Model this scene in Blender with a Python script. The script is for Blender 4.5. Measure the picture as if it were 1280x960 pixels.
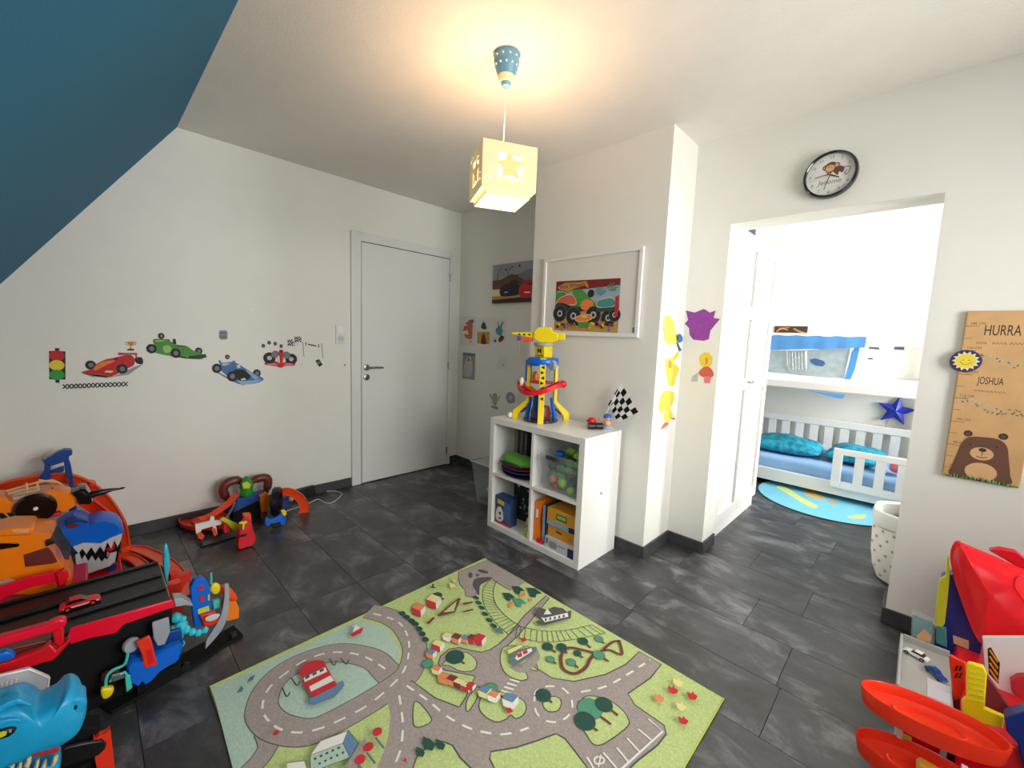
import bpy, bmesh, math, random
from mathutils import Vector, Matrix
random.seed(7)
for _o in list(bpy.data.objects): bpy.data.objects.remove(_o, do_unlink=True)
SC = bpy.context.scene
COL = SC.collection
PI = math.pi
# ------------------------------------------------------------------ camera
CAMP = Vector((3.2844, -2.5439, 1.2699)); FPX = 522.57
YAW, PITCH, ROLL = 0.7728, -0.1092, 0.0377
def _axes():
    cy, sy, cp, sp = math.cos(YAW), math.sin(YAW), math.cos(PITCH), math.sin(PITCH)
    f = Vector((-sy*cp, cy*cp, sp)); r = Vector((cy, sy, 0)); u = r.cross(f)
    c, s = math.cos(ROLL), math.sin(ROLL)
    return c*r + s*u, -s*r + c*u, f
CR, CU, CF = _axes()
cam = bpy.data.objects.new('camera', bpy.data.cameras.new('camera')); COL.objects.link(cam)
cam.data.sensor_width = 36.0; cam.data.sensor_fit = 'HORIZONTAL'; cam.data.lens = FPX/1280*36
cam.data.clip_start = 0.02
M3 = Matrix((CR, CU, -CF)).transposed()
cam.matrix_world = Matrix.Translation(CAMP) @ M3.to_4x4()
SC.camera = cam
# ------------------------------------------------------------------ world, light, exposure
SC.view_settings.view_transform = 'Standard'; SC.view_settings.look = 'None'
SC.view_settings.gamma = 1.0; SC.view_settings.use_curve_mapping = False
SC.view_settings.exposure = 0.21
W = bpy.data.worlds.new('sky'); SC.world = W; W.use_nodes = True
bg = W.node_tree.nodes['Background']; bg.inputs[0].default_value = (0.80, 0.90, 1.0, 1); bg.inputs[1].default_value = 1.2
def area(name, loc, rot, sx, sy, power, col):
    l = bpy.data.lights.new(name, 'AREA'); l.shape = 'RECTANGLE'; l.size = sx; l.size_y = sy; l.energy = power; l.color = col
    o = bpy.data.objects.new(name, l); COL.objects.link(o); o.location = loc; o.rotation_euler = rot; return o
# daylight entering through the gable windows of the two rooms (both out of frame on the right) 
area('window_daylight', (4.80, -1.15, 1.50), (0, PI/2*1.0, 0), 1.25, 1.7, 88, (1.0, .99, .96))
area('window_daylight_bedroom', (4.80, 1.75, 1.50), (0, PI/2, 0), 1.25, 1.5, 185, (1.0, 1.0, .98))
area('added_skylight_fill', (3.7, -3.05, 1.95), (math.radians(36), 0, 0), 0.9, 0.9, 18, (1.0, .985, .95))  # added fill light from behind the camera, entering by the added roof window

# ------------------------------------------------------------------ pixel -> plane helpers
AX = {'x': 0, 'y': 1, 'z': 2}
def bp(u, v, ax, val):
    d = CR*((u-640)/FPX) - CU*((v-480)/FPX) + CF
    i = AX[ax]; t = (val-CAMP[i])/d[i]
    return CAMP + d*t
def lin(c):
    c = c/255.0
    return c/12.92 if c <= 0.04045 else ((c+0.055)/1.055)**2.4
def rgb(*c): return (lin(c[0]), lin(c[1]), lin(c[2]), 1.0)
# ------------------------------------------------------------------ materials
MATS = {}
def mat(name, c=(200,200,200), rough=0.5, bump=0.0, bscale=60, var=0.0, vscale=8, metal=0.0, trans=0.0, emit=0.0, alpha=1.0, coat=0.0, spec=0.5, sss=0.0, det=3):
    if name in MATS: return MATS[name]
    m = bpy.data.materials.new(name); m.use_nodes = True; MATS[name] = m
    nt = m.node_tree; N = nt.nodes; L = nt.links; b = N['Principled BSDF']
    col = rgb(*c); m.diffuse_color = col
    b.inputs['Base Color'].default_value = col; b.inputs['Roughness'].default_value = rough
    b.inputs['Metallic'].default_value = metal; b.inputs['Specular IOR Level'].default_value = spec
    b.inputs['Transmission Weight'].default_value = trans; b.inputs['Alpha'].default_value = alpha
    b.inputs['Coat Weight'].default_value = coat
    if sss: b.inputs['Subsurface Weight'].default_value = sss; b.inputs['Subsurface Scale'].default_value = .02
    if emit: b.inputs['Emission Color'].default_value = col; b.inputs['Emission Strength'].default_value = emit
    tc = N.new('ShaderNodeTexCoord')
    nz = N.new('ShaderNodeTexNoise'); nz.inputs['Scale'].default_value = vscale; nz.inputs['Detail'].default_value = det
    L.new(tc.outputs['Object'], nz.inputs['Vector'])
    mx = N.new('ShaderNodeMixRGB'); mx.blend_type = 'MULTIPLY'; mx.inputs[0].default_value = 1
    rmp = N.new('ShaderNodeMapRange'); v = var if var else 0.03
    rmp.inputs[3].default_value = 1-v; rmp.inputs[4].default_value = 1+v*0.4
    rmp.inputs[1].default_value = .25; rmp.inputs[2].default_value = .75
    L.new(nz.outputs[0], rmp.inputs[0]); mx.inputs[1].default_value = col
    L.new(rmp.outputs[0], mx.inputs[2]); L.new(mx.outputs[0], b.inputs['Base Color'])
    if bump:
        n2 = N.new('ShaderNodeTexNoise'); n2.inputs['Scale'].default_value = bscale; n2.inputs['Detail'].default_value = 4
        L.new(tc.outputs['Object'], n2.inputs['Vector'])
        bu = N.new('ShaderNodeBump'); bu.inputs['Strength'].default_value = bump; bu.inputs['Distance'].default_value = .002
        L.new(n2.outputs[0], bu.inputs['Height']); L.new(bu.outputs[0], b.inputs['Normal'])
    return m
def slate():
    m = bpy.data.materials.new('slate_vinyl'); m.use_nodes = True; nt = m.node_tree; N = nt.nodes; L = nt.links; b = N['Principled BSDF']
    tc = N.new('ShaderNodeTexCoord'); oi = N.new('ShaderNodeObjectInfo')
    ml = N.new('ShaderNodeVectorMath'); ml.operation = 'SCALE'; ml.inputs[0].default_value = (37, 61, 13); L.new(oi.outputs['Random'], ml.inputs['Scale'])
    ad = N.new('ShaderNodeVectorMath'); ad.operation = 'ADD'; L.new(tc.outputs['Object'], ad.inputs[0]); L.new(ml.outputs[0], ad.inputs[1])
    sc = N.new('ShaderNodeVectorMath'); sc.operation = 'MULTIPLY'; sc.inputs[1].default_value = (0.8, 1.25, 1); L.new(ad.outputs[0], sc.inputs[0])
    n1 = N.new('ShaderNodeTexNoise'); n1.inputs['Scale'].default_value = 5; n1.inputs['Detail'].default_value = 9; n1.inputs['Roughness'].default_value = .68; n1.inputs['Distortion'].default_value = .5
    L.new(sc.outputs[0], n1.inputs['Vector'])
    n2 = N.new('ShaderNodeTexNoise'); n2.inputs['Scale'].default_value = 2.2; n2.inputs['Detail'].default_value = 4; n2.inputs['Distortion'].default_value = .8
    L.new(sc.outputs[0], n2.inputs['Vector'])
    r = N.new('ShaderNodeValToRGB'); e = r.color_ramp.elements
    e[0].position = .36; e[0].color = rgb(36,36,37); e[1].position = .72; e[1].color = rgb(128,128,129); b.inputs['Specular IOR Level'].default_value = .8
    e2 = r.color_ramp.elements.new(.52); e2.color = rgb(60,60,62)
    L.new(n1.outputs[0], r.inputs[0])
    mr = N.new('ShaderNodeMapRange'); mr.inputs[1].default_value = .35; mr.inputs[2].default_value = .68; mr.inputs[3].default_value = .75; mr.inputs[4].default_value = 1.3
    L.new(n2.outputs[0], mr.inputs[0])
    mr2 = N.new('ShaderNodeMapRange'); mr2.inputs[3].default_value = .75; mr2.inputs[4].default_value = 1.3; L.new(oi.outputs['Random'], mr2.inputs[0])
    mm = N.new('ShaderNodeMath'); mm.operation = 'MULTIPLY'; L.new(mr.outputs[0], mm.inputs[0]); L.new(mr2.outputs[0], mm.inputs[1])
    mx = N.new('ShaderNodeMixRGB'); mx.blend_type = 'MULTIPLY'; mx.inputs[0].default_value = 1; L.new(r.outputs[0], mx.inputs[1]); L.new(mm.outputs[0], mx.inputs[2])
    L.new(mx.outputs[0], b.inputs['Base Color'])
    rr = N.new('ShaderNodeMapRange'); rr.inputs[3].default_value = .46; rr.inputs[4].default_value = .30; L.new(n1.outputs[0], rr.inputs[0]); L.new(rr.outputs[0], b.inputs['Roughness'])
    bu = N.new('ShaderNodeBump'); bu.inputs['Strength'].default_value = .45; bu.inputs['Distance'].default_value = .004; L.new(n1.outputs[0], bu.inputs['Height']); L.new(bu.outputs[0], b.inputs['Normal'])
    MATS['slate'] = m; return m
slate()
mat('wall_paint', (230,228,220), .85, bump=.35, bscale=140, var=.02)
mat('ceiling_paint', (234,230,222), .9, bump=.8, bscale=110, var=.03)
mat('teal_paint', (30,106,138), .8, bump=.35, bscale=140, var=.02)
mat('base_slate', (66,66,68), .45, bump=.3, bscale=30, var=.4, vscale=14, det=8)
mat('door_white', (222,221,217), .4, var=.01)
mat('white_gloss', (236,234,230), .3, var=.01)
mat('white_matt', (232,231,227), .6, var=.01)
mat('grout', (18,18,19), .9)
mat('silver', (190,190,192), .25, metal=1.0)
mat('steel', (150,148,142), .35, metal=1.0)
mat('black', (11,11,12), .38); mat('black_matt', (14,14,15), .75, spec=.25)
mat('black_gloss', (14,14,15), .15, coat=.5)
mat('red', (222,16,34), .28); mat('bright_red', (236,24,36), .22); mat('pink_red', (240,10,50), .25)
mat('orange', (247,128,12), .28); mat('track_orange', (240,78,30), .3); mat('red_orange', (235,52,24), .26)
mat('yellow', (240,212,22), .3); mat('lime_yellow', (205,210,45), .3)
mat('blue', (0,102,214), .3); mat('navy', (16,44,122), .35); mat('dark_blue', (4,64,142), .35)
mat('sky_blue', (28,168,222), .35, bump=.3, bscale=70, var=.12, vscale=30); mat('cyan', (60,200,222), .3)
mat('aqua', (70,205,190), .3)
mat('toy_grey', (158,164,172), .4); mat('light_grey', (206,206,208), .4); mat('pale_grey', (205,205,212), .45)
mat('brown', (110,42,32), .4, var=.2, vscale=20); mat('green', (52,168,62), .15, trans=.3); mat('lime', (140,200,50), .35)
mat('grass_green', (96,160,60), .5)
mat('flesh', (226,170,120), .6)
mat('clear', (225,230,232), .1, alpha=.11)
mat('clear_dark', (60,66,74), .1, alpha=.75)
mat('paper', (222,220,214), .8)

# ------------------------------------------------------------------ object helpers
ORG = {}
def tagp(o, label=None, cat=None, group=None, kind=None):
    if label: o['label'] = label
    if cat: o['category'] = cat
    if group: o['group'] = group
    if kind: o['kind'] = kind
    return o
def thing(name, label, cat, loc=(0,0,0), group=None, local=False, rot=(0,0,0)):
    o = bpy.data.objects.new(name, None); COL.objects.link(o); o.location = loc; o.empty_display_size = .05
    o.rotation_euler = rot
    ORG[o.name] = Vector((0,0,0)) if local else Vector(loc)
    return tagp(o, label, cat, group)
def getm(m): return MATS[m] if isinstance(m, str) else m
def obj(name, mb, m, parent=None, bevel=0, seg=2, sub=0, smooth=True, label=None, kind=None, thick=0, angle=40):
    bm = mb.bm if isinstance(mb, MB) else mb
    bmesh.ops.remove_doubles(bm, verts=bm.verts, dist=1e-6)
    if not getattr(mb, 'norecalc', False): bmesh.ops.recalc_face_normals(bm, faces=bm.faces)
    off = ORG.get(parent.name, Vector((0,0,0))) if parent else Vector((0,0,0))
    if off.length: bmesh.ops.translate(bm, vec=-off, verts=bm.verts)
    me = bpy.data.meshes.new(name); bm.to_mesh(me); bm.free()
    for x in (m if isinstance(m, (list, tuple)) else [m]): me.materials.append(getm(x))
    o = bpy.data.objects.new(name, me); COL.objects.link(o)
    if parent: o.parent = parent; ORG[o.name] = off
    else: ORG[o.name] = Vector((0,0,0))
    if smooth: me.polygons.foreach_set('use_smooth', [True]*len(me.polygons))
    if thick: s = o.modifiers.new('s', 'SOLIDIFY'); s.thickness = thick; s.offset = 0
    if bevel: bv = o.modifiers.new('b', 'BEVEL'); bv.width = bevel; bv.segments = seg; bv.limit_method = 'ANGLE'; bv.angle_limit = math.radians(angle)
    if sub: s = o.modifiers.new('u', 'SUBSURF'); s.levels = sub; s.render_levels = sub
    if smooth and not sub:
        try:
            me.set_sharp_from_angle(angle=math.radians(38))
        except Exception: pass
    return tagp(o, label, None, None, kind)
def top(o, label, cat, group=None): return tagp(o, label, cat, group)
def struct(name, mb, m, **k):
    o = obj(name, mb, m, **k); o['kind'] = 'structure'; return o
def setorigin(o, p):
    p = Vector(p); o.data.transform(Matrix.Translation(-p)); o.location = p; return o
class MB:
    def __init__(s): s.bm = bmesh.new(); s.mi = 0
    def face(s, pts):
        vs = [s.bm.verts.new(p) for p in pts]
        try:
            f = s.bm.faces.new(vs); f.material_index = s.mi; return f
        except ValueError: return None
    def box(s, x0, x1, y0, y1, z0, z1):
        v = [s.bm.verts.new((x, y, z)) for x in (x0, x1) for y in (y0, y1) for z in (z0, z1)]
        for q in ((0,1,3,2),(4,6,7,5),(0,4,5,1),(2,3,7,6),(0,2,6,4),(1,5,7,3)):
            s.bm.faces.new([v[i] for i in q]).material_index = s.mi
        return s
    def obox(s, c, ex, ey, ez):
        c = Vector(c); ex = Vector(ex)/2; ey = Vector(ey)/2; ez = Vector(ez)/2
        v = [s.bm.verts.new(c+ex*a+ey*b+ez*d) for a in (-1,1) for b in (-1,1) for d in (-1,1)]
        for q in ((0,1,3,2),(4,6,7,5),(0,4,5,1),(2,3,7,6),(0,2,6,4),(1,5,7,3)):
            s.bm.faces.new([v[i] for i in q]).material_index = s.mi
        return s
    def prism(s, pts, vec):
        pts = [Vector(p) for p in pts]; vec = Vector(vec); n = len(pts)
        a = [s.bm.verts.new(p) for p in pts]; b = [s.bm.verts.new(p+vec) for p in pts]
        s.bm.faces.new(a).material_index = s.mi; s.bm.faces.new(b[::-1]).material_index = s.mi
        for i in range(n):
            s.bm.faces.new((a[i], b[i], b[(i+1) % n], a[(i+1) % n])).material_index = s.mi
        return s
    def loft(s, loops, cap=True, closed=False):
        L = [[s.bm.verts.new(p) for p in lp] for lp in loops]; n = len(L[0])
        pr = list(zip(L[:-1], L[1:])) + ([(L[-1], L[0])] if closed else [])
        for a, b in pr:
            for i in range(n):
                s.bm.faces.new((a[i], a[(i+1) % n], b[(i+1) % n], b[i])).material_index = s.mi
        if cap and not closed:
            s.bm.faces.new(L[0][::-1]).material_index = s.mi; s.bm.faces.new(L[-1]).material_index = s.mi
        return s
    def tube(s, pts, r, seg=8, closed=False):
        pts = [Vector(p) for p in pts]; rr = r if isinstance(r, (list, tuple)) else [r]*len(pts)
        loops = []; prev = None
        for i, p in enumerate(pts):
            if closed: t = pts[(i+1) % len(pts)]-pts[i-1]
            else: t = pts[min(i+1, len(pts)-1)]-pts[max(i-1, 0)]
            t.normalize()
            if prev is None:
                a = Vector((0,0,1)) if abs(t.z) < .9 else Vector((1,0,0)); n = t.cross(a).normalized()
            else:
                n = (prev - t*prev.dot(t)).normalized()
            prev = n; bi = t.cross(n)
            loops.append([p+(n*math.cos(2*PI*k/seg)+bi*math.sin(2*PI*k/seg))*rr[i] for k in range(seg)])
        return s.loft(loops, closed=closed)
    def lathe(s, c, prof, axis=(0,0,1), seg=24, sx=1, sy=1):
        c = Vector(c); ax = Vector(axis).normalized()
        a = Vector((1,0,0)) if abs(ax.x) < .9 else Vector((0,1,0)); e1 = (a-ax*a.dot(ax)).normalized(); e2 = ax.cross(e1)
        loops = [[c+ax*h+e1*(r*math.cos(2*PI*k/seg)*sx)+e2*(r*math.sin(2*PI*k/seg)*sy) for k in range(seg)] for r, h in prof]
        return s.loft(loops)
    def sphere(s, c, r, sc=(1,1,1), seg=14, rings=8, rot=None):
        c = Vector(c); loops = []
        for i in range(rings+1):
            th = PI*(i+.02)/(rings+.04) ; z = -math.cos(th); q = math.sin(th)
            lp = []
            for k in range(seg):
                v = Vector((q*math.cos(2*PI*k/seg)*sc[0], q*math.sin(2*PI*k/seg)*sc[1], z*sc[2]))*r
                if rot is not None: v = rot @ v
                lp.append(c+v)
            loops.append(lp)
        return s.loft(loops)
    def puff(s, pts, vec, inset=.25, n=4):
        """outline swept along vec, shrunk towards both ends so the solid has a rounded belly"""
        pts = [Vector(p) for p in pts]; vec = Vector(vec); c = sum(pts, Vector())/len(pts)
        loops = []
        for i in range(n+1):
            t = i/n; k = 1-inset*(1-math.sqrt(max(0, 1-(2*t-1)**2)))
            loops.append([c+(p-c)*k+vec*t for p in pts])
        return s.loft(loops)
    def track(s, pts, up, w, h=.012, th=.003):
        """toy car track: flat bed with two raised lips along a path; up = one vector or one per point"""
        pts = [Vector(p) for p in pts]; loops = []
        for i, p in enumerate(pts):
            t = (pts[min(i+1, len(pts)-1)]-pts[max(i-1, 0)]).normalized()
            uu = Vector(up[i] if isinstance(up, list) else up); uu = (uu-t*uu.dot(t)).normalized(); sd = t.cross(uu)
            a = w/2
            pr = [(-a,0),(a,0),(a,h),(a-th,h),(a-th,th),(-a+th,th),(-a+th,h),(-a,h)]
            loops.append([p+sd*x+uu*z for x, z in pr])
        return s.loft(loops)
def spline(pts, n=6, closed=False):
    pts = [Vector(p) for p in pts]; out = []; N = len(pts)
    rng = range(N) if closed else range(N-1)
    for i in rng:
        if closed: a, b, c, d = pts[i-1], pts[i], pts[(i+1) % N], pts[(i+2) % N]
        else: a, b, c, d = pts[max(i-1,0)], pts[i], pts[i+1], pts[min(i+2, N-1)]
        for k in range(n):
            t = k/n
            out.append(.5*((2*b)+(c-a)*t+(2*a-5*b+4*c-d)*t*t+(3*b-a-3*c+d)*t**3))
    if not closed: out.append(pts[-1])
    return out
def px(l, ax, val): return [bp(u, v, ax, val) for u, v in l]
def crop(ox, oy, s): return lambda *l: [(ox+X/s, oy+Y/s) for X, Y in l]
def copytree(o, parent=None):
    c = o.copy(); COL.objects.link(c)
    if parent: c.parent = parent
    for ch in list(o.children): copytree(ch, c)
    return c

# flat print: coloured vector shapes laid on a real surface, all joined in one mesh
class Flat:
    def __init__(s, O, ex, ey, view=None, eps=.00015):
        s.O = Vector(O); s.ex = Vector(ex).normalized(); s.ey = Vector(ey).normalized(); s.n = s.ex.cross(s.ey).normalized()
        s.bm = bmesh.new(); s.mats = []; s.k = 1; s.eps = eps; s.view = view or (lambda *l: list(l))
    def loc(s, u, v):
        d = CR*((u-640)/FPX) - CU*((v-480)/FPX) + CF
        t = (s.O-CAMP).dot(s.n)/d.dot(s.n); p = CAMP+d*t-s.O
        return Vector((p.dot(s.ex), p.dot(s.ey)))
    def P(s, pts): return [s.loc(*q) for q in s.view(*pts)]
    def mi(s, m):
        if m not in s.mats: s.mats.append(m)
        return s.mats.index(m)
    def raw(s, pts, m):
        if len(pts) < 3: return
        h = s.k*s.eps
        vs = [s.bm.verts.new(s.O+s.ex*p.x+s.ey*p.y+s.n*h) for p in pts]
        a = sum(pts[i].x*pts[(i+1) % len(pts)].y-pts[(i+1) % len(pts)].x*pts[i].y for i in range(len(pts)))
        if a < 0: vs = vs[::-1]
        try: s.bm.faces.new(vs).material_index = s.mi(m)
        except ValueError: pass
    def poly(s, pts, m, smooth=False, local=False, outline=None, ow=.004):
        q = [Vector(p) for p in pts] if local else s.P(pts)
        if smooth: q = [Vector((v.x, v.y)) for v in spline([(p.x, p.y, 0) for p in q], 5, True)]
        s.raw(q, m); s.k += 1
        if outline: s._stroke(q, ow, outline, True); s.k += 1
    def _stroke(s, q, w, m, closed=False):
        n = len(q); L = []; R = []
        for i in range(n):
            if closed: t = q[(i+1) % n]-q[i-1]
            else: t = q[min(i+1, n-1)]-q[max(i-1, 0)]
            if t.length < 1e-9: t = Vector((1,0))
            t = t.normalized(); nn = Vector((-t.y, t.x))*w/2
            L.append(q[i]+nn); R.append(q[i]-nn)
        for i in range(n if closed else n-1):
            j = (i+1) % n; s.raw([L[i], L[j], R[j], R[i]], m)
    def stroke(s, pts, w, m, smooth=True, closed=False, local=False, edge=None, ew=.003):
        q = [Vector(p) for p in pts] if local else s.P(pts)
        if smooth: q = [Vector((v.x, v.y)) for v in spline([(p.x, p.y, 0) for p in q], 6, closed)]
        if edge: s._stroke(q, w+2*ew, edge, closed); s.k += 1
        s._stroke(q, w, m, closed); s.k += 1
    def dash(s, pts, w, ln, gap, m, closed=False):
        q = [Vector((v.x, v.y)) for v in spline([(p.x, p.y, 0) for p in s.P(pts)], 24, closed)]
        acc = 0; cur = []; on = True
        for a, b in zip(q[:-1], q[1:]):
            if on: cur.append(a)
            acc += (b-a).length
            if acc >= (ln if on else gap):
                if on: cur.append(b); s._stroke(cur, w, m); cur = []
                on = not on; acc = 0
        if on and len(cur) > 1: s._stroke(cur, w, m)
        s.k += 1
    def disc(s, c, r, m, ry=None, n=20, local=False, outline=None, ow=.003):
        c = Vector(c) if local else s.P([c])[0]; ry = ry or r
        q = [c+Vector((r*math.cos(2*PI*i/n), ry*math.sin(2*PI*i/n))) for i in range(n)]
        s.raw(q, m); s.k += 1
        if outline: s._stroke(q, ow, outline, True); s.k += 1
    def text(s, st, c, size, m, local=True, ang=0, sx=1.0, shear=0):
        cu = bpy.data.curves.new('t', 'FONT'); cu.body = st; cu.size = size; cu.align_x = 'CENTER'; cu.align_y = 'CENTER'; cu.shear = shear; cu.resolution_u = 3
        to = bpy.data.objects.new('t', cu); COL.objects.link(to)
        bpy.context.view_layer.update()
        me = bpy.data.meshes.new_from_object(to.evaluated_get(bpy.context.evaluated_depsgraph_get()))
        c = Vector(c) if local else s.P([c])[0]; ca, sa = math.cos(ang), math.sin(ang); h = s.k*s.eps
        vs = []
        for v in me.vertices:
            x, y = v.co.x*sx, v.co.y; p = c+Vector((x*ca-y*sa, x*sa+y*ca)); vs.append(s.bm.verts.new(s.O+s.ex*p.x+s.ey*p.y+s.n*h))
        for f in me.polygons:
            try: s.bm.faces.new([vs[i] for i in f.vertices]).material_index = s.mi(m)
            except ValueError: pass
        bpy.data.objects.remove(to); bpy.data.curves.remove(cu); bpy.data.meshes.remove(me); s.k += 1
    def build(s, name, parent=None, label=None):
        if not s.mats: s.mats = ['paper']
        off = ORG.get(parent.name, Vector((0,0,0))) if parent else Vector((0,0,0))
        if off.length: bmesh.ops.translate(s.bm, vec=-off, verts=s.bm.verts)
        me = bpy.data.meshes.new(name); s.bm.to_mesh(me); s.bm.free()
        for x in s.mats: me.materials.append(getm(x))
        o = bpy.data.objects.new(name, me); COL.objects.link(o)
        if parent: o.parent = parent
        return tagp(o, label)

# ================================================================== THE ROOM
H = 2.433; YB = 0.046; YB2 = 0.236; CX0, CX1, CYF = 1.249, 2.217, -0.287
OX0, OX1, OH = 2.436, 3.280, 1.955; RX = 4.6; Y2 = 2.80; X2L = 1.33
SY = -2.095; SK = (2.432-1.437)/(2.821-2.095)   # roof slope starts at SY and falls SK per metre
YK = -3.15; ZK = H-SK*(SY-YK)*1.0
ZK = H + SK*(YK-SY)
# floor: a screed below, slate-look vinyl tiles laid in bond on top of it
fl = struct('floor', MB().box(-.1, RX+.1, YK-.1, Y2+.1, -.06, -.0045), 'grout')
ROWP, TL, GAP = .285, .605, .0016
ends = {-4: .7, -2: 3.03, -1: 2.09, 0: 2.41, 1: 2.82, 2: 3.0, 3: 2.69, 5: 3.0}
ends = {0: 3.03, -1: 2.09, 1: 3.015, 2: 2.82, 3: 3.0, 4: 2.69, 6: 3.0}
meshes = {}
for k in range(-7, 13):
    ya = -.775+ROWP*(k-1); yb = ya+ROWP
    ya = max(ya, YK); yb = min(yb, Y2)
    if yb-ya < .02: continue
    off = ends.get(k, random.choice((0, .2, .3, .4))+.13)
    x0 = off-TL*math.ceil((off+.001)/TL)
    x = x0
    while x < RX:
        a, b = max(x, 0), min(x+TL, RX); x += TL
        if b-a < .02: continue
        key = (round(b-a, 3), round(yb-ya, 3))
        if key not in meshes:
            hx, hy = key[0]/2-GAP/2, key[1]/2-GAP/2
            q = MB().loft([[(-hx,-hy,-.0045),(hx,-hy,-.0045),(hx,hy,-.0045),(-hx,hy,-.0045)], [(-hx,-hy,-.0006),(hx,-hy,-.0006),(hx,hy,-.0006),(-hx,hy,-.0006)], [(-hx+.0008,-hy+.0008,0),(hx-.0008,-hy+.0008,0),(hx-.0008,hy-.0008,0),(-hx+.0008,hy-.0008,0)]])
            bmesh.ops.recalc_face_normals(q.bm, faces=q.bm.faces)
            me = bpy.data.meshes.new('floor_tile'); q.bm.to_mesh(me); q.bm.free(); me.materials.append(MATS['slate']); meshes[key] = me
        o = bpy.data.objects.new('floor_tile', meshes[key]); COL.objects.link(o); o.parent = fl; o.location = ((a+b)/2, (ya+yb)/2, 0)
def slz(y): return H+SK*(y-SY)
# left gable wall with the roof slope cut into it
struct('wall_left', MB().prism([(0,YK,0),(0,YB2,0),(0,YB2,H),(0,SY,H),(0,YK,ZK)], (-.12,0,0)), 'wall_paint', smooth=False)
w = MB().box(0, OX0, YB, YB2, 0, H); w.box(OX1, RX, YB, YB2, 0, H); w.box(OX0, OX1, YB, YB2, OH, H)
struct('wall_back', w, 'wall_paint', smooth=False)
struct('wall_chimney', MB().box(CX0, CX1, CYF, YB-.0005, 0, H), 'wall_paint', smooth=False)
struct('ceiling', MB().box(-.12, RX+.12, SY, Y2+.1, H, H+.1), 'ceiling_paint', smooth=False)
n = Vector((0, -SK, 1)).normalized()*.1
sa, sb = 3.15, 4.25
m_ = MB()
for q in ([(-.12,SY),(sa,SY),(sa,YK),(-.12,YK)], [(sb,SY),(RX+.12,SY),(RX+.12,YK),(sb,YK)], [(sa,SY),(sb,SY),(sb,-2.36),(sa,-2.36)], [(sa,-3.02),(sb,-3.02),(sb,YK),(sa,YK)]):
    m_.prism([(x,y,slz(y)) for x, y in q], n)
struct('ceiling_slope', m_, 'teal_paint', smooth=False)
# unseen roof window added in the slope behind the camera to let light in
rw = thing('added_roof_window', 'added unseen white framed roof window in the blue slope behind the viewer', 'window', ((sa+sb)/2, -2.69, slz(-2.69)))
rw['kind'] = 'structure'
m_ = MB()
for (a, b, c, d) in ((sa, sb, -2.42, -2.36), (sa, sb, -3.02, -2.96), (sa, sa+.06, -2.96, -2.42), (sb-.06, sb, -2.96, -2.42)):
    m_.prism([(a,c,slz(c)),(b,c,slz(c)),(b,d,slz(d)),(a,d,slz(d))], n*.6)
obj('window_frame', m_, 'white_gloss', rw)
struct('wall_front', MB().box(-.12, RX+.12, YK-.1, YK, 0, ZK+.05), 'wall_paint', smooth=False)
def wall_hole(x0, x1, y0, y1, z0, z1, ha, hb, hz0, hz1):
    m = MB(); m.box(x0,x1,y0,ha,z0,z1); m.box(x0,x1,hb,y1,z0,z1); m.box(x0,x1,ha,hb,z0,hz0); m.box(x0,x1,ha,hb,hz1,z1); return m
struct('wall_right', wall_hole(RX, RX+.18, YK, YB2, 0, H, -2.0, -.3, .85, 2.1), 'wall_paint', smooth=False)
struct('wall_bedroom_right', wall_hole(RX, RX+.18, YB2, Y2, 0, H, 1.0, 2.5, .85, 2.1), 'wall_paint', smooth=False)
struct('wall_bedroom_back', MB().box(X2L-.1, RX+.18, Y2, Y2+.1, 0, H), 'wall_paint', smooth=False)
struct('wall_bedroom_left', MB().box(X2L-.1, X2L, YB2, Y2, 0, H), 'wall_paint', smooth=False)
def window(name, y0, y1):
    t = thing(name, 'white framed window in the gable wall out of view on the right', 'window', (RX+.1, (y0+y1)/2, .85)); t['kind'] = 'structure'
    m = MB(); ym = (y0+y1)/2
    for a, b, c, d in ((y0,y1,.85,.91),(y0,y1,2.04,2.10),(y0,y0+.06,.91,2.04),(y1-.06,y1,.91,2.04),(ym-.04,ym+.04,.91,2.04)): m.box(RX+.07, RX+.13, a, b, c, d)
    obj('window_frame', m, 'white_gloss', t)
    g = bpy.data.materials.get('pane')
    if not g:
        g = bpy.data.materials.new('pane'); g.use_nodes = True; N = g.node_tree.nodes; L = g.node_tree.links; N.remove(N['Principled BSDF'])
        a_ = N.new('ShaderNodeBsdfTransparent'); b_ = N.new('ShaderNodeBsdfGlossy'); b_.inputs['Roughness'].default_value = .02; mx = N.new('ShaderNodeMixShader'); fr = N.new('ShaderNodeFresnel')
        L.new(fr.outputs[0], mx.inputs[0]); L.new(a_.outputs[0], mx.inputs[1]); L.new(b_.outputs[0], mx.inputs[2]); L.new(mx.outputs[0], N['Material Output'].inputs[0]); MATS['pane'] = g
    obj('pane', MB().box(RX+.098, RX+.102, y0+.06, ym-.04, .91, 2.04), 'pane', t); obj('pane', MB().box(RX+.098, RX+.102, ym+.04, y1-.06, .91, 2.04), 'pane', t)
    obj('window_sill', MB().box(RX-.06, RX+.07, y0+.001, y1-.001, .851, .875), 'white_gloss', t, bevel=.004)
    return t
window('window_1', -2.0, -.3); window('window_2', 1.0, 2.5)
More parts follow.
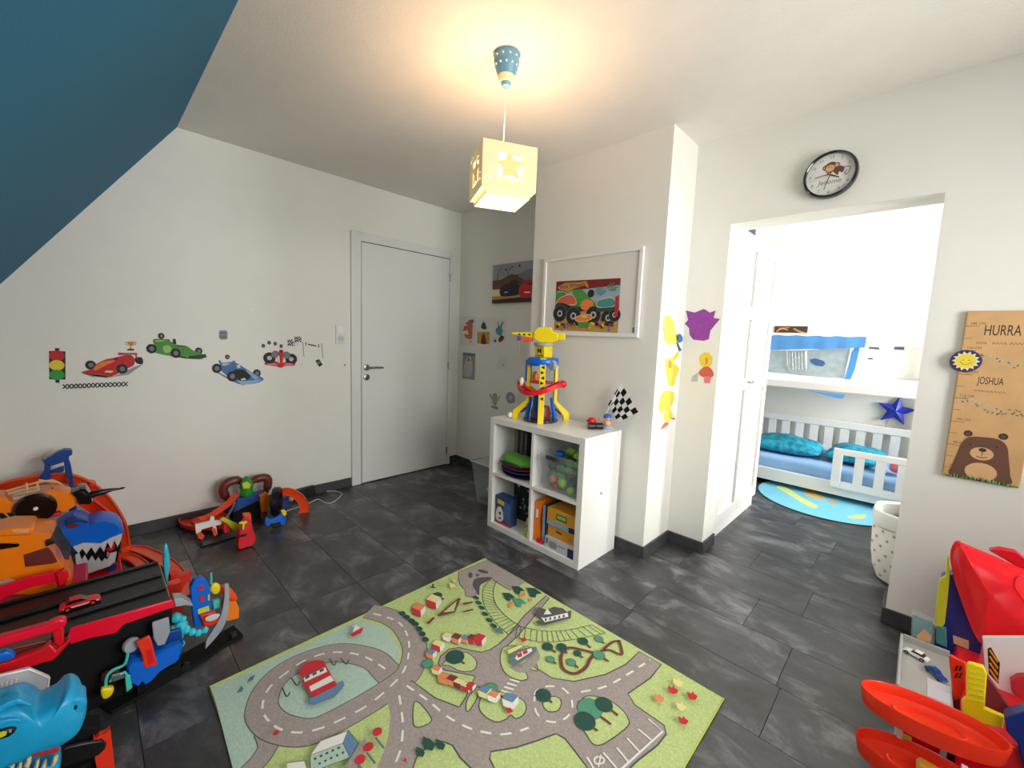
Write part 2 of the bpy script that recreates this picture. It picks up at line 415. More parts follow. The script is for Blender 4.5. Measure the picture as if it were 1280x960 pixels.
# baseboards
BH, BT = .072, .012
def bb(name, m): return struct(name, m, 'base_slate', bevel=.0015, seg=1)
bb('baseboard_left', MB().box(.0005, BT, YK, -1.05, 0, BH))
bb('baseboard_corner', MB().box(.0005, BT, -.045, YB-.0005, 0, BH))
bb('baseboard_back', MB().box(BT+.001, CX0-.0005, YB-BT, YB-.0005, 0, BH))
bb('baseboard_chimney_front', MB().box(CX0+.0, CX1+BT, CYF-BT, CYF-.0005, 0, BH))
bb('baseboard_chimney_side', MB().box(CX1+.0005, CX1+BT, CYF+.0, YB-BT-.001, 0, BH))
bb('baseboard_clock_wall', MB().box(CX1+.0005, OX0+BT, YB-BT, YB-.0005, 0, BH))
bb('baseboard_jamb', MB().box(OX0+.0005, OX0+BT, YB, YB2-.002, 0, BH))
bb('baseboard_board_wall', MB().box(OX1-BT, RX-.001, YB-BT, YB-.0005, 0, BH))
bb('baseboard_right_jamb', MB().box(OX1-BT, OX1-.0005, YB, YB2, 0, BH))
# ---- door in the left wall
d = thing('door_1', 'white flush room door with lever handle and hinges on its right edge', 'door', (0, -.52, 0)); d['kind'] = 'structure'
m = MB(); m.box(.0005,.020,-1.048,-.969,0,2.058); m.box(.0005,.020,-.088,-.048,0,2.058); m.box(.0005,.020,-.969,-.088,1.99,2.058)
obj('door_frame', m, 'door_white', d, bevel=.003)
obj('rebate', MB().box(.0003, .004, -.970, -.087, .0, 1.992), 'black_matt', d, label='dark gap around the door leaf')
leaf = obj('door_leaf', MB().box(.0045, .023, -.964, -.094, .007, 1.984), 'door_white', d, bevel=.003)
m = MB(); m.lathe((.0235,-.925,.985), [(.0,0),(.026,0),(.026,.006),(.022,.008),(.0,.008)], (1,0,0)); m.tube([(.03,-.925,.985),(.06,-.925,.985),(.072,-.912,.985),(.072,-.86,.986),(.070,-.81,.984),(.068,-.795,.982)], [.009,.009,.009,.0085,.0075,.006], 10)
obj('door_handle', m, 'steel', d, label='brushed steel lever handle')
m = MB(); m.lathe((.0235,-.925,.905), [(.0,0),(.026,0),(.026,.006),(.022,.008),(.0,.008)], (1,0,0)); 
kp = obj('key_plate', m, 'steel', d); obj('keyhole', MB().box(.032,.0325,-.928,-.922,.89,.915), 'black', kp)
for z in (1.815, .985, .145):
    obj('hinge', MB().tube([(.028,-.094,z-.035),(.028,-.094,z+.035)], .007, 8), 'steel', d)
# ---- light switch and socket
t = thing('light_switch_socket', 'white double wall plate with a rocker switch above a round socket left of the door', 'switch', (.0, -1.131, 1.25))
obj('plate', MB().box(.0005, .010, -1.170, -1.092, 1.176, 1.322), 'door_white', t, bevel=.003)
obj('rocker', MB().box(.0102, .015, -1.160, -1.102, 1.255, 1.314), 'white_gloss', t, bevel=.002)
s_ = obj('socket', MB().lathe((.0102,-1.131,1.214), [(.0,0),(.030,0),(.030,.003),(.020,.004),(.019,.001),(.0,.001)], (1,0,0)), 'light_grey', t)
obj('socket_hole', MB().lathe((.0113,-1.140,1.214), [(0,0),(.004,0),(.004,.001),(0,.001)], (1,0,0), 8).lathe((.0113,-1.122,1.214), [(0,0),(.004,0),(.004,.001),(0,.001)], (1,0,0), 8), 'black', s_)
# ================================================================== CEILING LAMP
for nm, c in (('p_red',(196,34,44)),('p_dred',(120,24,34)),('p_black',(34,32,34)),('p_grey',(120,120,122)),('p_lgrey',(186,186,184)),('p_white',(236,234,228)),
              ('p_green',(78,142,62)),('p_lgreen',(150,190,110)),('p_blue',(70,112,170)),('p_lblue',(140,176,208)),('p_yellow',(228,204,60)),('p_orange',(226,126,58)),
              ('p_brown',(104,66,48)),('p_dbrown',(62,40,32)),('p_tan',(214,168,120)),('p_purple',(142,58,150)),('p_gold',(196,134,60)),('p_sgreen',(48,150,64)),
              ('p_navy',(44,42,92)),('p_teal',(70,140,140)),('p_sky',(150,172,186)),('p_sand',(190,150,70)),('p_pink',(226,120,130)),('p_dgreen',(40,74,54)),('p_fadered',(206,96,74)),('p_cream',(226,214,170)),('p_fade',(176,160,140)),('p_fade2',(150,150,156))):
    mat(nm, c, .7)
mat('lamp_blue', (98,148,172), .4); 
def glow(name, c, base, st, alpha=1):
    m = mat(name, base, .5); b = m.node_tree.nodes['Principled BSDF']; b.inputs['Emission Color'].default_value = rgb(*c); b.inputs['Emission Strength'].default_value = st; return m
glow('shade_panel', (255,226,160), (238,216,168), .16); glow('shade_star', (255,214,130), (236,206,140), .18); glow('shade_glow', (255,250,225), (255,250,235), 1.0); glow('shade_bottom', (255,252,235), (255,250,235), 1.6)
LX, LY = 1.901, -1.237
t = thing('pendant_lamp', 'lit cube pendant lamp with star cutouts hanging from a blue dotted ceiling cup', 'lamp', (LX, LY, 1.85))
CXL, CYL = 1.93, -1.258
m = MB().lathe((CXL,CYL,H), [(0,0),(.053,0),(.055,-.006),(.053,-.03),(.045,-.06),(.035,-.085)], seg=32); obj('ceiling_cup', m, 'lamp_blue', t)
cup = MB()
for k in range(12):
    for j, (r_, z_) in enumerate(((.0545,-.022),(.0485,-.05))):
        a = 2*PI*(k+.5*j)/12; cup.sphere((CXL+r_*math.cos(a), CYL+r_*math.sin(a), H+z_), .0042, seg=6, rings=4)
obj('dots', cup, 'white_gloss', t, kind='stuff')
obj('cup_band', MB().lathe((CXL,CYL,H-.085), [(.034,.002),(.036,0),(.030,-.022),(.028,-.024)], seg=28), 'p_cream', t)
obj('cup_nozzle', MB().lathe((CXL,CYL,H-.107), [(.022,.002),(.024,0),(.018,-.016),(.006,-.02),(0,-.02)], seg=20), 'lamp_blue', t)
obj('cord', MB().tube([(CXL,CYL,H-.12),(CXL-.004,CYL+.003,2.25),(LX+.01,LY-.006,2.1),(LX,LY,2.03)], .0022, 6), 'white_gloss', t)
YW = 1.0969; S2 = .117
ex = Vector((math.cos(YW), math.sin(YW), 0)); ey = Vector((-math.sin(YW), math.cos(YW), 0)); C0 = Vector((LX, LY, 0))
star5 = lambda r, r2, a0=PI/2: [Vector(((r if i % 2 == 0 else r2)*math.cos(a0+i*PI/5), (r if i % 2 == 0 else r2)*math.sin(a0+i*PI/5))) for i in range(10)]
Z0, Z1 = 1.8755, 2.056; zc = (Z0+Z1)/2
for dx, dn in ((ex, -ey), (ey, ex), (ex, ey), (ey, -ex)):
    c = C0+dn*S2+Vector((0,0,zc)); hw, hh, a = S2-.001, (Z1-Z0)/2, .052
    def P(x, z, d=0): return c+dx*x+Vector((0,0,z))+dn*d
    m = MB()
    for (x0,x1,z0,z1) in ((-hw,-a,-hh,hh),(a,hw,-hh,hh),(-a,a,-hh,-a),(-a,a,a,hh)):
        m.prism([P(x0,z0),P(x1,z0),P(x1,z1),P(x0,z1)], -dn*.004)
    pn = obj('shade_panel', m, 'shade_panel', t)
    obj('star', MB().prism([P(p.x, p.y, -.0005) for p in star5(.062,.032,PI/2+.1)], -dn*.003), 'shade_star', pn, label='star panel filling the square cutout')
    obj('diffuser_sheet', MB().prism([P(-a,-a,-.012),(P(a,-a,-.012)),P(a,a,-.012),P(-a,a,-.012)], -dn*.001), 'shade_glow', pn)
    m = MB()
    for (x, z, r_) in ((-.085,-.03,.004),(-.085,-.055,.0055),(.045,.073,.0035),(.085,.068,.0045),(.065,.071,.002)):
        m.lathe(P(x,z,.0004), [(0,0),(r_,0),(r_,.0006),(0,.0006)], dn, 10)
    obj('punched_dots', m, 'shade_glow', pn)
m = MB(); S3 = .098
for dx, dn in ((ex, -ey), (ey, ex), (ex, ey), (ey, -ex)):
    c = C0+dn*S3; m.prism([c+dx*(-S3)+Vector((0,0,1.853)), c+dx*S3+Vector((0,0,1.853)), c+dx*S3+Vector((0,0,1.89)), c+dx*(-S3)+Vector((0,0,1.89))], -dn*.003)
obj('inner_frame', m, 'shade_panel', t)
m = MB(); m.prism([C0+ex*a+ey*b+Vector((0,0,1.856)) for a, b in ((-S3+.006,-S3+.006),(S3-.006,-S3+.006),(S3-.006,S3-.006),(-S3+.006,S3-.006))], (0,0,.002))
obj('bottom_diffuser', m, 'shade_bottom', t, label='brightly glowing square underside')
l = bpy.data.lights.new('bulb', 'POINT'); l.energy = 7; l.color = (1, .68, .44); l.shadow_soft_size = .04
lo = bpy.data.objects.new('bulb', l); COL.objects.link(lo); lo.location = (LX, LY, 2.0)

# ================================================================== WALL CLOCK
YF = YB-.034
t = thing('wall_clock', 'round black-rimmed wall clock with monkey picture above the bedroom opening', 'clock', (2.874, YB, 2.112))
CC = Vector((2.874, 0, 2.112))
m = MB().lathe((CC.x, YB-.001, CC.z), [(.104,0),(.108,.004),(.109,.028),(.106,.036),(.100,.038),(.096,.034),(.096,.02)], (0,-1,0), 48)
obj('rim', m, 'black_gloss', t)
obj('face', MB().lathe((CC.x, YB-.002, CC.z), [(0,0),(.0965,0),(.0965,.02),(0,.02)], (0,-1,0), 48), 'paper', t)
F = Flat((CC.x, YB-.0223, CC.z), (1,0,0), (0,0,1))
for i in range(1, 13):
    if i in (3,): continue
    a = PI/2-i*PI/6; F.text(str(i), (.080*math.cos(a), .080*math.sin(a)), .02, 'p_grey')
    F.k -= 1
nm_ = F.build('numerals', t); nm_['kind'] = 'stuff'
F = Flat((CC.x, YB-.0223, CC.z), (1,0,0), (0,0,1))
F.disc((-.022,.036), .012, 'p_brown', local=True); F.disc((-.022,.036), .008, 'p_tan', local=True)
F.disc((.022,.040), .012, 'p_brown', local=True)
F.disc((.000,.034), .025, 'p_brown', local=True); F.disc((-.003,.030), .018, 'p_tan', local=True, ry=.016)
F.disc((.022,.040), .008, 'p_tan', local=True)
F.disc((-.009,.034), .0022, 'p_dbrown', local=True); F.disc((.003,.034), .0022, 'p_dbrown', local=True)
F.poly([(.012,.02),(.03,.034),(.052,.022),(.047,.0),(.034,.008),(.03,-.008),(.018,.004)], 'p_brown', smooth=True, local=True)
F.stroke([(.046,.018),(.06,.024),(.074,.02),(.072,.0),(.062,-.012),(.056,-.002),(.064,.008)], .003, 'p_brown', local=True)
F.stroke([(-.06,-.004),(-.03,0),(0,.004)], .003, 'p_brown', local=True)
F.build('monkey_print', t)
F = Flat((CC.x, YB-.0223, CC.z), (1,0,0), (0,0,1))
F.text('Jerome', (0,-.033), .032, 'p_grey', shear=.2)
F.build('name_print', t)
def hand(ang, ln, w_, m_, d_):
    a = math.radians(ang); dv = Vector((math.sin(a), 0, math.cos(a))); pv = Vector((math.cos(a), 0, -math.sin(a)))
    c = CC+Vector((0, YB-d_, 0)); obj('clock_hand', MB().prism([c-dv*.012-pv*w_/2, c+dv*ln-pv*w_/3, c+dv*ln+pv*w_/3, c-dv*.012+pv*w_/2], (0,-.0012,0)), m_, t)
hand(118, .042, .005, 'black', .026); hand(195, .07, .004, 'black', .028); hand(253, .078, .0015, 'p_pink', .030)

# ================================================================== GROWTH BOARD
BX0, BX1, BZ0, BZ1 = 3.395, 3.612, .752, 1.452; BY = YB-.016
mat('plywood', (206,162,108), .55, var=.12, vscale=14, bump=.1, bscale=40)
o = obj('growth_chart_board', MB().box(BX0, BX1, BY, YB-.001, BZ0, BZ1), 'plywood', None, bevel=.004)
setorigin(o, ((BX0+BX1)/2, YB, BZ0))
board = top(o, 'light plywood growth chart board with brown bear and height marks', 'growth chart')
F = Flat((0, BY-.0002, 0), (1,0,0), (0,0,1)); 
for i, v in enumerate((80,90,100,110,120,130,140)):
    z = .79+.1*i
    F.stroke([(BX0+.001,z),(BX0+.042,z)], .002, 'p_brown', smooth=False, local=True); F.k -= 1
    F.text('%d CM' % v, (BX0+.036, z+.011), .013, 'p_brown'); F.k -= 1
    if i < 6: F.stroke([(BX0+.001,z+.05),(BX0+.026,z+.05)], .0015, 'p_brown', smooth=False, local=True); F.k -= 1
F.k += 1
FB_ = lambda nm: (lambda f_: (setattr(f_, 'parent', board), setattr(f_, 'matrix_parent_inverse', Matrix.Translation(-board.location))))(F.build(nm))
fm = F.build('height_marks'); fm.parent = board; fm.matrix_parent_inverse = Matrix.Translation(-board.location); fm['kind'] = 'stuff'
F = Flat((0, BY-.0002, 0), (1,0,0), (0,0,1))
F.text('HURRA', (3.500,1.372), .060, 'p_dbrown', sx=.50); F.k -= 1
for x0, x1 in ((3.435,3.462),(3.478,3.516),(3.524,3.565)):
    F.stroke([(x0+(x1-x0)*k/8, 1.322+(.005 if k % 2 else -.004)) for k in range(9)], .0022, 'p_brown', smooth=False, local=True); F.k -= 1
F.text('JOSHUA', (3.490,1.168), .043, 'p_dbrown', sx=.45); F.k -= 1
F.stroke([(3.45+.085*k/20, 1.126+(.004 if k % 2 else -.003)) for k in range(21)], .0018, 'p_brown', smooth=False, local=True)
FB_('lettering')
rnd = random.Random(3)
F = Flat((0, BY-.0002, 0), (1,0,0), (0,0,1))
for (xa, za, xb, zb) in ((3.43,1.262,3.61,1.235),(3.405,1.085,3.60,1.035)):
    for k in range(46):
        s_ = k/45; x = xa+(xb-xa)*s_; z = za+(zb-za)*s_+.008*math.sin(s_*9)+rnd.uniform(-.013,.013)
        a = rnd.uniform(0,PI); dx, dz = .0055*math.cos(a), .0055*math.sin(a)
        F.poly([(x-dx,z-dz),(x-dz*.4,z+dx*.4),(x+dx,z+dz),(x+dz*.4,z-dx*.4)], rnd.choice(('p_dgreen','p_lgrey','p_sky','p_lgreen','p_dgreen')), local=True); F.k -= 1
fg_ = F.build('leaf_garlands'); fg_.parent = board; fg_.matrix_parent_inverse = Matrix.Translation(-board.location); fg_['kind'] = 'stuff'
F = Flat((0, BY-.0002, 0), (1,0,0), (0,0,1))
F.disc((3.452,.945), .013, 'p_dbrown', local=True); F.disc((3.452,.943), .007, 'p_brown', local=True)
F.disc((3.548,.950), .013, 'p_dbrown', local=True); F.disc((3.548,.948), .007, 'p_brown', local=True)
F.poly([(3.418,.762),(3.42,.80),(3.43,.86),(3.438,.90),(3.455,.93),(3.50,.938),(3.54,.935),(3.562,.91),(3.572,.86),(3.582,.80),(3.585,.762),(3.50,.758)], 'p_brown', smooth=True, local=True)
F.disc((3.503,.792), .045, 'p_tan', local=True, ry=.038); F.disc((3.498,.868), .033, 'p_tan', local=True, ry=.027)
F.disc((3.499,.884), .011, 'p_dbrown', local=True, ry=.008); F.stroke([(3.484,.856),(3.499,.851),(3.514,.857)], .003, 'p_dbrown', local=True)
F.stroke([(3.499,.878),(3.499,.856)], .002, 'p_dbrown', local=True)
F.disc((3.463,.901), .0035, 'p_dbrown', local=True); F.disc((3.536,.905), .0035, 'p_dbrown', local=True)
for k in range(60):
    x = 3.40+k*.0035; h_ = rnd.uniform(.006,.022); F.poly([(x-.003,.7525),(x+.003,.7525),(x+rnd.uniform(-.004,.004),.7525+h_)], rnd.choice(('grass_green','p_lgreen','p_dgreen')), local=True); F.k -= 1
fb = F.build('bear_print')
fb.parent = board; fb.matrix_parent_inverse = Matrix.Translation(-board.location)
t = thing('sun_magnet', 'round navy sun-face magnet on the left edge of the plywood growth chart', 'magnet', (3.413, BY, 1.246))
obj('disc', MB().lathe((3.413, BY-.0012, 1.246), [(0,0),(.044,0),(.046,.003),(.044,.006),(0,.006)], (0,-1,0), 32), 'p_navy', t)
F = Flat((3.413, BY-.0076, 1.246), (1,0,0), (0,0,1))
F.poly([((.041 if i % 2 == 0 else .030)*math.cos(i*PI/14), (.041 if i % 2 == 0 else .030)*math.sin(i*PI/14)) for i in range(28)] and [Vector(((.041 if i % 2 == 0 else .030)*math.cos(i*PI/14), (.041 if i % 2 == 0 else .030)*math.sin(i*PI/14))) for i in range(28)], 'p_cream', local=True)
F.disc((0,0), .029, 'p_yellow', local=True)
F.stroke([(-.016,-.004),(-.006,-.013),(.008,-.012),(.016,-.003)], .0018, 'p_brown', local=True); F.disc((-.008,.004), .002, 'p_brown', local=True); F.disc((.009,.004), .002, 'p_brown', local=True)
F.build('sun_print', t)

# ================================================================== FRAMED POSTER on the chimney
FY = CYF-.022; A = bp(680,325,'y',FY); B = bp(803.5,307,'y',FY); C_ = bp(799,422,'y',FY)
fx0, fx1, fz0, fz1 = A.x, B.x+.005, C_.z, 1.815
t = thing('framed_poster', 'white framed monster truck poster with wide white mount on the chimney wall', 'picture', ((fx0+fx1)/2, CYF, fz0))
m = MB(); fw = .022
m.box(fx0,fx1,FY,CYF-.001,fz1-fw,fz1); m.box(fx0,fx1,FY,CYF-.001,fz0,fz0+fw); m.box(fx0,fx0+fw,FY,CYF-.001,fz0+fw,fz1-fw); m.box(fx1-fw,fx1,FY,CYF-.001,fz0+fw,fz1-fw)
obj('frame', m, 'white_gloss', t, bevel=.0015)
obj('mount', MB().box(fx0+fw,fx1-fw,CYF-.012,CYF-.002,fz0+fw,fz1-fw), 'paper', t)
F = Flat((0, CYF-.0124, 0), (1,0,0), (0,0,1), crop(640,340,8))
F.poly([(445,95),(1088,60),(1055,608),(422,578)], 'p_dred')
F.poly([(450,190),(650,180),(1080,130),(1075,330),(440,340)], 'p_sky'); F.poly([(600,180),(700,170),(840,320),(850,380),(620,370)], 'p_green')
F.poly([(440,210),(520,200),(640,330),(436,340)], 'p_green'); F.poly([(430,400),(1062,380),(1055,605),(424,575)], 'p_sand')
F.disc((750,330), .05, 'p_orange', ry=.035); F.disc((790,215), .025, 'p_black')
F.poly([(455,150),(530,105),(700,95),(740,85),(770,130),(765,165),(730,140),(620,170),(560,205),(520,190),(470,180)], 'p_gold', outline='p_dbrown', ow=.004)
F.text('Hot Wheels', F.loc(*crop(640,340,8)((605,138))[0]), .04, 'p_dbrown', ang=.04)
F.poly([(455,290),(500,250),(590,225),(630,260),(640,320),(560,330),(450,330)], 'p_fadered', smooth=True, outline='p_cream')
F.poly([(440,330),(500,310),(600,340),(680,350),(690,400),(560,400),(440,400)], 'p_black', smooth=True)
for c_, r_ in (((480,415),.055),((615,440),.058),((815,430),.055),((965,460),.05),((1030,430),.04)):
    F.disc(c_, r_, 'p_black', outline='p_grey'); F.disc(c_, r_*.4, 'p_lgrey'); F.disc(c_, r_*.22, 'p_black')
F.poly([(860,290),(930,265),(1010,260),(1045,320),(990,350),(860,350)], 'p_teal', smooth=True, outline='p_cream')
F.poly([(850,360),(1030,350),(1030,390),(850,400)], 'p_dgreen')
F.poly([(640,460),(700,430),(790,430),(800,470),(720,495),(650,490)], 'p_orange', smooth=True, outline='p_cream'); F.poly([(680,450),(720,435),(760,440),(750,460)], 'p_yellow')
for k in range(9):
    a = k*2*PI/9
    for cx_, cy_ in ((895,190),(1010,150)): F.poly([(cx_,cy_),(cx_+55*math.cos(a),cy_+45*math.sin(a)),(cx_+50*math.cos(a+.3),cy_+45*math.sin(a+.3))], 'p_green' if cx_ > 950 else 'p_teal'); F.k -= 1
F.k += 1
F.poly([(1040,250),(1078,230),(1066,440),(1030,450)], 'p_red')
for k in range(50): F.disc((rnd.uniform(440,1040), rnd.uniform(500,585)), rnd.uniform(.004,.012), rnd.choice(('p_orange','p_yellow','p_gold','p_brown','p_purple'))); F.k -= 1
F.k += 1
F.poly([(665,510),(770,505),(775,545),(665,550)], 'p_sgreen')
F.build('poster_print', t)
F = Flat((0, CYF-.0124, 0), (1,0,0), (0,0,1), crop(640,340,8)); F.poly([(1205,555),(1230,552),(1228,608),(1205,606)], 'p_grey'); F.build('mount_label', t)
g = thing  # ------------------------------------------------ canvas with two racing cars
t = thing('canvas_print', 'unframed canvas of a dark and a red race car, half hidden by the chimney', 'picture', (.78, YB, 1.565))
obj('canvas', MB().box(.493, 1.075, YB-.022, YB-.001, 1.570, 1.902), 'p_grey', t, bevel=.002)
F = Flat((0, YB-.0225, 0), (1,0,0), (0,0,1)); 
F.poly([(.493,1.57),(1.075,1.57),(1.075,1.902),(.493,1.902)], 'p_fade2', local=True)
F.poly([(.493,1.57),(1.075,1.57),(1.075,1.78),(.95,1.83),(.80,1.80),(.72,1.81),(.60,1.77),(.493,1.77)], 'p_brown', local=True)
F.poly([(.80,1.79),(.9,1.83),(1.075,1.84),(1.075,1.70),(.9,1.74)], 'p_grey', local=True)
F.poly([(.493,1.625),(.64,1.625),(.64,1.69),(.493,1.69)], 'p_cream', local=True); F.poly([(.493,1.57),(1.075,1.57),(1.075,1.64),(.7,1.635),(.493,1.63)], 'p_sand', local=True); F.poly([(.493,1.571),(1.075,1.571),(1.075,1.62),(.493,1.60)], 'p_dbrown', local=True)
F.stroke([(.55,1.74),(.56,1.82),(.60,1.88)], .006, 'p_black', local=True); F.stroke([(.68,1.80),(.70,1.85),(.75,1.87)], .006, 'p_black', local=True); F.disc((.66,1.85), .01, 'p_black', local=True); F.disc((.82,1.87), .01, 'p_black', local=True)
F.poly([(.60,1.64),(.59,1.68),(.63,1.72),(.70,1.735),(.78,1.73),(.83,1.70),(.84,1.65),(.80,1.63),(.65,1.625)], 'p_black', smooth=True, local=True); F.poly([(.71,1.735),(.73,1.755),(.79,1.755),(.83,1.73)], 'p_black', local=True); F.poly([(.65,1.665),(.69,1.667),(.69,1.655),(.65,1.655)], 'p_lgrey', local=True)
F.poly([(.83,1.63),(.82,1.68),(.86,1.72),(.92,1.75),(1.0,1.74),(1.05,1.70),(1.06,1.64),(1.0,1.61),(.87,1.605)], 'p_red', smooth=True, local=True); F.poly([(.88,1.655),(.95,1.652),(.95,1.643),(.89,1.645)], 'p_white', local=True); F.poly([(.90,1.715),(.96,1.735),(1.02,1.71),(.96,1.70)], 'p_dred', local=True)
F.build('canvas_print', t)
# ------------------------------------------------ drawings taped up beside the chimney
def sheet(name, x0, x1, z0, z1, label, fn, m_='paper', cat='drawing', group=None):
    o = obj(name, MB().box(x0, x1, YB-.0012, YB-.0003, z0, z1), m_, None, smooth=False); setorigin(o, ((x0+x1)/2, YB, z0)); top(o, label, cat, group)
    F = Flat((0, YB-.0014, 0), (1,0,0), (0,0,1)); fn(F); f = F.build('drawing_print'); f.parent = o; f.matrix_parent_inverse = Matrix.Translation(-o.location)
def border(F, x0, x1, z0, z1, m_='p_lgrey'): F.stroke([(x0,z0),(x1,z0),(x1,z1),(x0,z1)], .003, m_, smooth=False, closed=True, local=True)
def d1(F):
    border(F,.04,.246,1.197,1.45)
    F.poly([(.10,1.40),(.20,1.41),(.21,1.32),(.20,1.25),(.12,1.255),(.09,1.29),(.15,1.29),(.13,1.33),(.07,1.32),(.09,1.37),(.14,1.37)], 'p_fadered', smooth=True, local=True)
    F.poly([(.15,1.40),(.22,1.40),(.22,1.43),(.15,1.425)], 'p_grey', smooth=True, local=True); F.disc((.185,1.225), .012, 'p_fade', local=True)
sheet('child_drawing', .03, .256, 1.186, 1.46, 'white drawing sheet with a red-orange shape, leftmost on the recess wall', d1)
def d2(F):
    F.poly([(.282,1.207),(.452,1.207),(.452,1.32),(.282,1.315)], 'p_sand', local=True)
    F.poly([(.33,1.36),(.37,1.41),(.41,1.35),(.37,1.34)], 'p_dgreen', smooth=True, local=True)
    F.poly([(.34,1.21),(.345,1.27),(.36,1.30),(.38,1.30),(.40,1.26),(.41,1.21)], 'p_dred', smooth=True, local=True)
sheet('child_drawing', .277, .457, 1.204, 1.447, 'drawing sheet with dark green shape over yellow ground, between its two neighbours', d2)
def d3(F):
    F.poly([(.55,1.42),(.56,1.37),(.53,1.34),(.55,1.30),(.60,1.29),(.625,1.33),(.61,1.36),(.63,1.41),(.60,1.40),(.585,1.37)], 'p_teal', smooth=True, local=True)
    F.poly([(.57,1.25),(.60,1.29),(.64,1.28),(.63,1.25),(.59,1.23)], 'p_dred', smooth=True, local=True); F.disc((.53,1.24), .014, 'p_dgreen', local=True)
sheet('child_drawing', .48, .658, 1.217, 1.446, 'drawing sheet with a teal branching shape, rightmost of the upper row', d3)
def d4(F):
    F.poly([(.077,1.085),(.256,1.085),(.256,1.111),(.077,1.111)], 'p_teal', local=True); border(F,.078,.255,.863,1.11,'p_dgreen')
    F.poly([(.10,.88),(.09,.96),(.12,1.03),(.15,1.07),(.21,1.07),(.22,1.0),(.21,.9)], 'p_lgrey', smooth=True, local=True); F.disc((.165,1.045), .012, 'p_black', local=True); F.disc((.215,1.05), .007, 'p_black', local=True)
sheet('child_drawing', .075, .258, .86, 1.113, 'blue-grey picture sheet of a pale bear hanging alone below the row', d4, 'p_fade2')
def d5(F): F.disc((.64,1.03), .008, 'p_red', local=True)
sheet('note_card', .567, .687, .993, 1.107, 'small blank card with one red dot beneath the drawings', d5, 'paper', 'card')
def sticker(name, label, fn, cat='sticker', plane='y', at=None, view=None, group=None):
    if plane == 'x': F = Flat((.0006,0,0), (0,1,0), (0,0,1), view, .00008)
    else: F = Flat((0, at if at is not None else YB-.0006, 0), (1,0,0), (0,0,1), view, .00008)
    fn(F); o = F.build(name); c = sum((v.co for v in o.data.vertices), Vector())/len(o.data.vertices); setorigin(o, c); return top(o, label, cat, group)
def f6(F):
    F.poly([(.52,.75),(.55,.77),(.58,.75),(.585,.70),(.57,.66),(.53,.66),(.515,.70)], 'p_fade', smooth=True, local=True); F.poly([(.47,.745),(.49,.76),(.53,.71),(.52,.69)], 'p_fade', local=True); F.poly([(.60,.75),(.62,.745),(.585,.69)], 'p_fade', local=True)
    F.poly([(.50,.63),(.60,.62),(.59,.65),(.51,.65)], 'p_fade2', local=True)
sticker('wall_sticker', 'faded beige winged figure sticker low on the recess wall', f6)
sticker('wall_sticker', 'faded grey round sticker peeking above the shelf corner', lambda F: (F.poly([(.69,.75),(.71,.79),(.76,.80),(.80,.77),(.80,.72),(.75,.70),(.71,.71)], 'p_fade2', smooth=True, local=True), F.disc((.75,.755), .02, 'p_lgrey', local=True)))

# ------------------------------------------------ paper cut-outs on chimney side and clock wall (plain stand-ins)
c6 = crop(800,360,3)
def side_flat(view): return Flat((CX1+.0006,0,0), (0,1,0), (0,0,1), view, .00008)
def cut_side(label, shapes):
    F = side_flat(c6)
    for pts, m_ in shapes: F.poly(pts, m_, smooth=True)
    o = F.build('paper_cutout'); c = sum((v.co for v in o.data.vertices), Vector())/len(o.data.vertices); setorigin(o, c); top(o, label, 'paper cutout')
mat('crayon_yellow', (240,210,70), .7, var=.25, vscale=60); mat('crayon_purple', (150,64,160), .7, var=.3, vscale=60)
cut_side('crayoned yellow paper cutout with orange edge, topmost on the chimney side', [([(92,108),(112,106),(128,130),(130,160),(142,185),(134,205),(112,212),(96,200),(86,160)], 'crayon_yellow'), ([(86,140),(94,136),(98,200),(90,190)], 'p_tan')])
cut_side('small blue paper cutout on a thin stalk beside the top yellow one', [([(138,178),(150,172),(160,186),(158,200),(146,206),(138,196)], 'p_blue'), ([(143,226),(152,224),(156,234),(146,238)], 'p_blue'), ([(136,204),(142,206),(150,226),(144,228)], 'p_dgreen')])
cut_side('crayoned yellow paper cutout at mid height of the chimney side', [([(96,268),(118,262),(142,240),(146,250),(126,280),(146,300),(134,340),(126,365),(108,368),(100,330),(94,300)], 'crayon_yellow'), ([(106,276),(116,272),(118,296),(108,300)], 'p_gold')])
cut_side('crayoned yellow paper cutout with orange tips, lowest on the chimney side', [([(80,400),(100,385),(128,395),(124,430),(112,450),(124,480),(112,495),(100,505),(88,490),(92,460),(76,470),(70,440)], 'crayon_yellow'), ([(78,530),(92,505),(108,508),(98,520)], 'p_fadered'), ([(116,486),(132,488),(126,495)], 'p_fadered')])
sticker('paper_cutout', 'plain purple crayoned paper patch with spiky outline on the clock wall', lambda F: (F.poly([(172,84),(205,92),(240,78),(262,92),(284,84),(276,112),(300,116),(280,140),(264,160),(258,192),(240,198),(200,194),(186,176),(184,150),(168,134),(180,120)], 'crayon_purple')), 'paper cutout', 'y', YB-.0006, c6)
sticker('paper_cutout', 'small yellow and red paper cutout below the purple patch', lambda F: (F.poly([(222,262),(236,244),(258,244),(272,264),(266,288),(248,300),(228,290)], 'p_yellow', smooth=True), F.poly([(244,264),(254,260),(254,284),(246,288)], 'p_orange'), F.poly([(220,318),(240,296),(262,298),(276,320),(270,334),(240,336)], 'p_fadered', smooth=True), F.poly([(196,330),(220,316),(216,350),(192,352)], 'p_lgrey'), F.poly([(240,330),(268,332),(262,358),(240,356)], 'p_pink')), 'paper cutout', 'y', YB-.0006, c6)

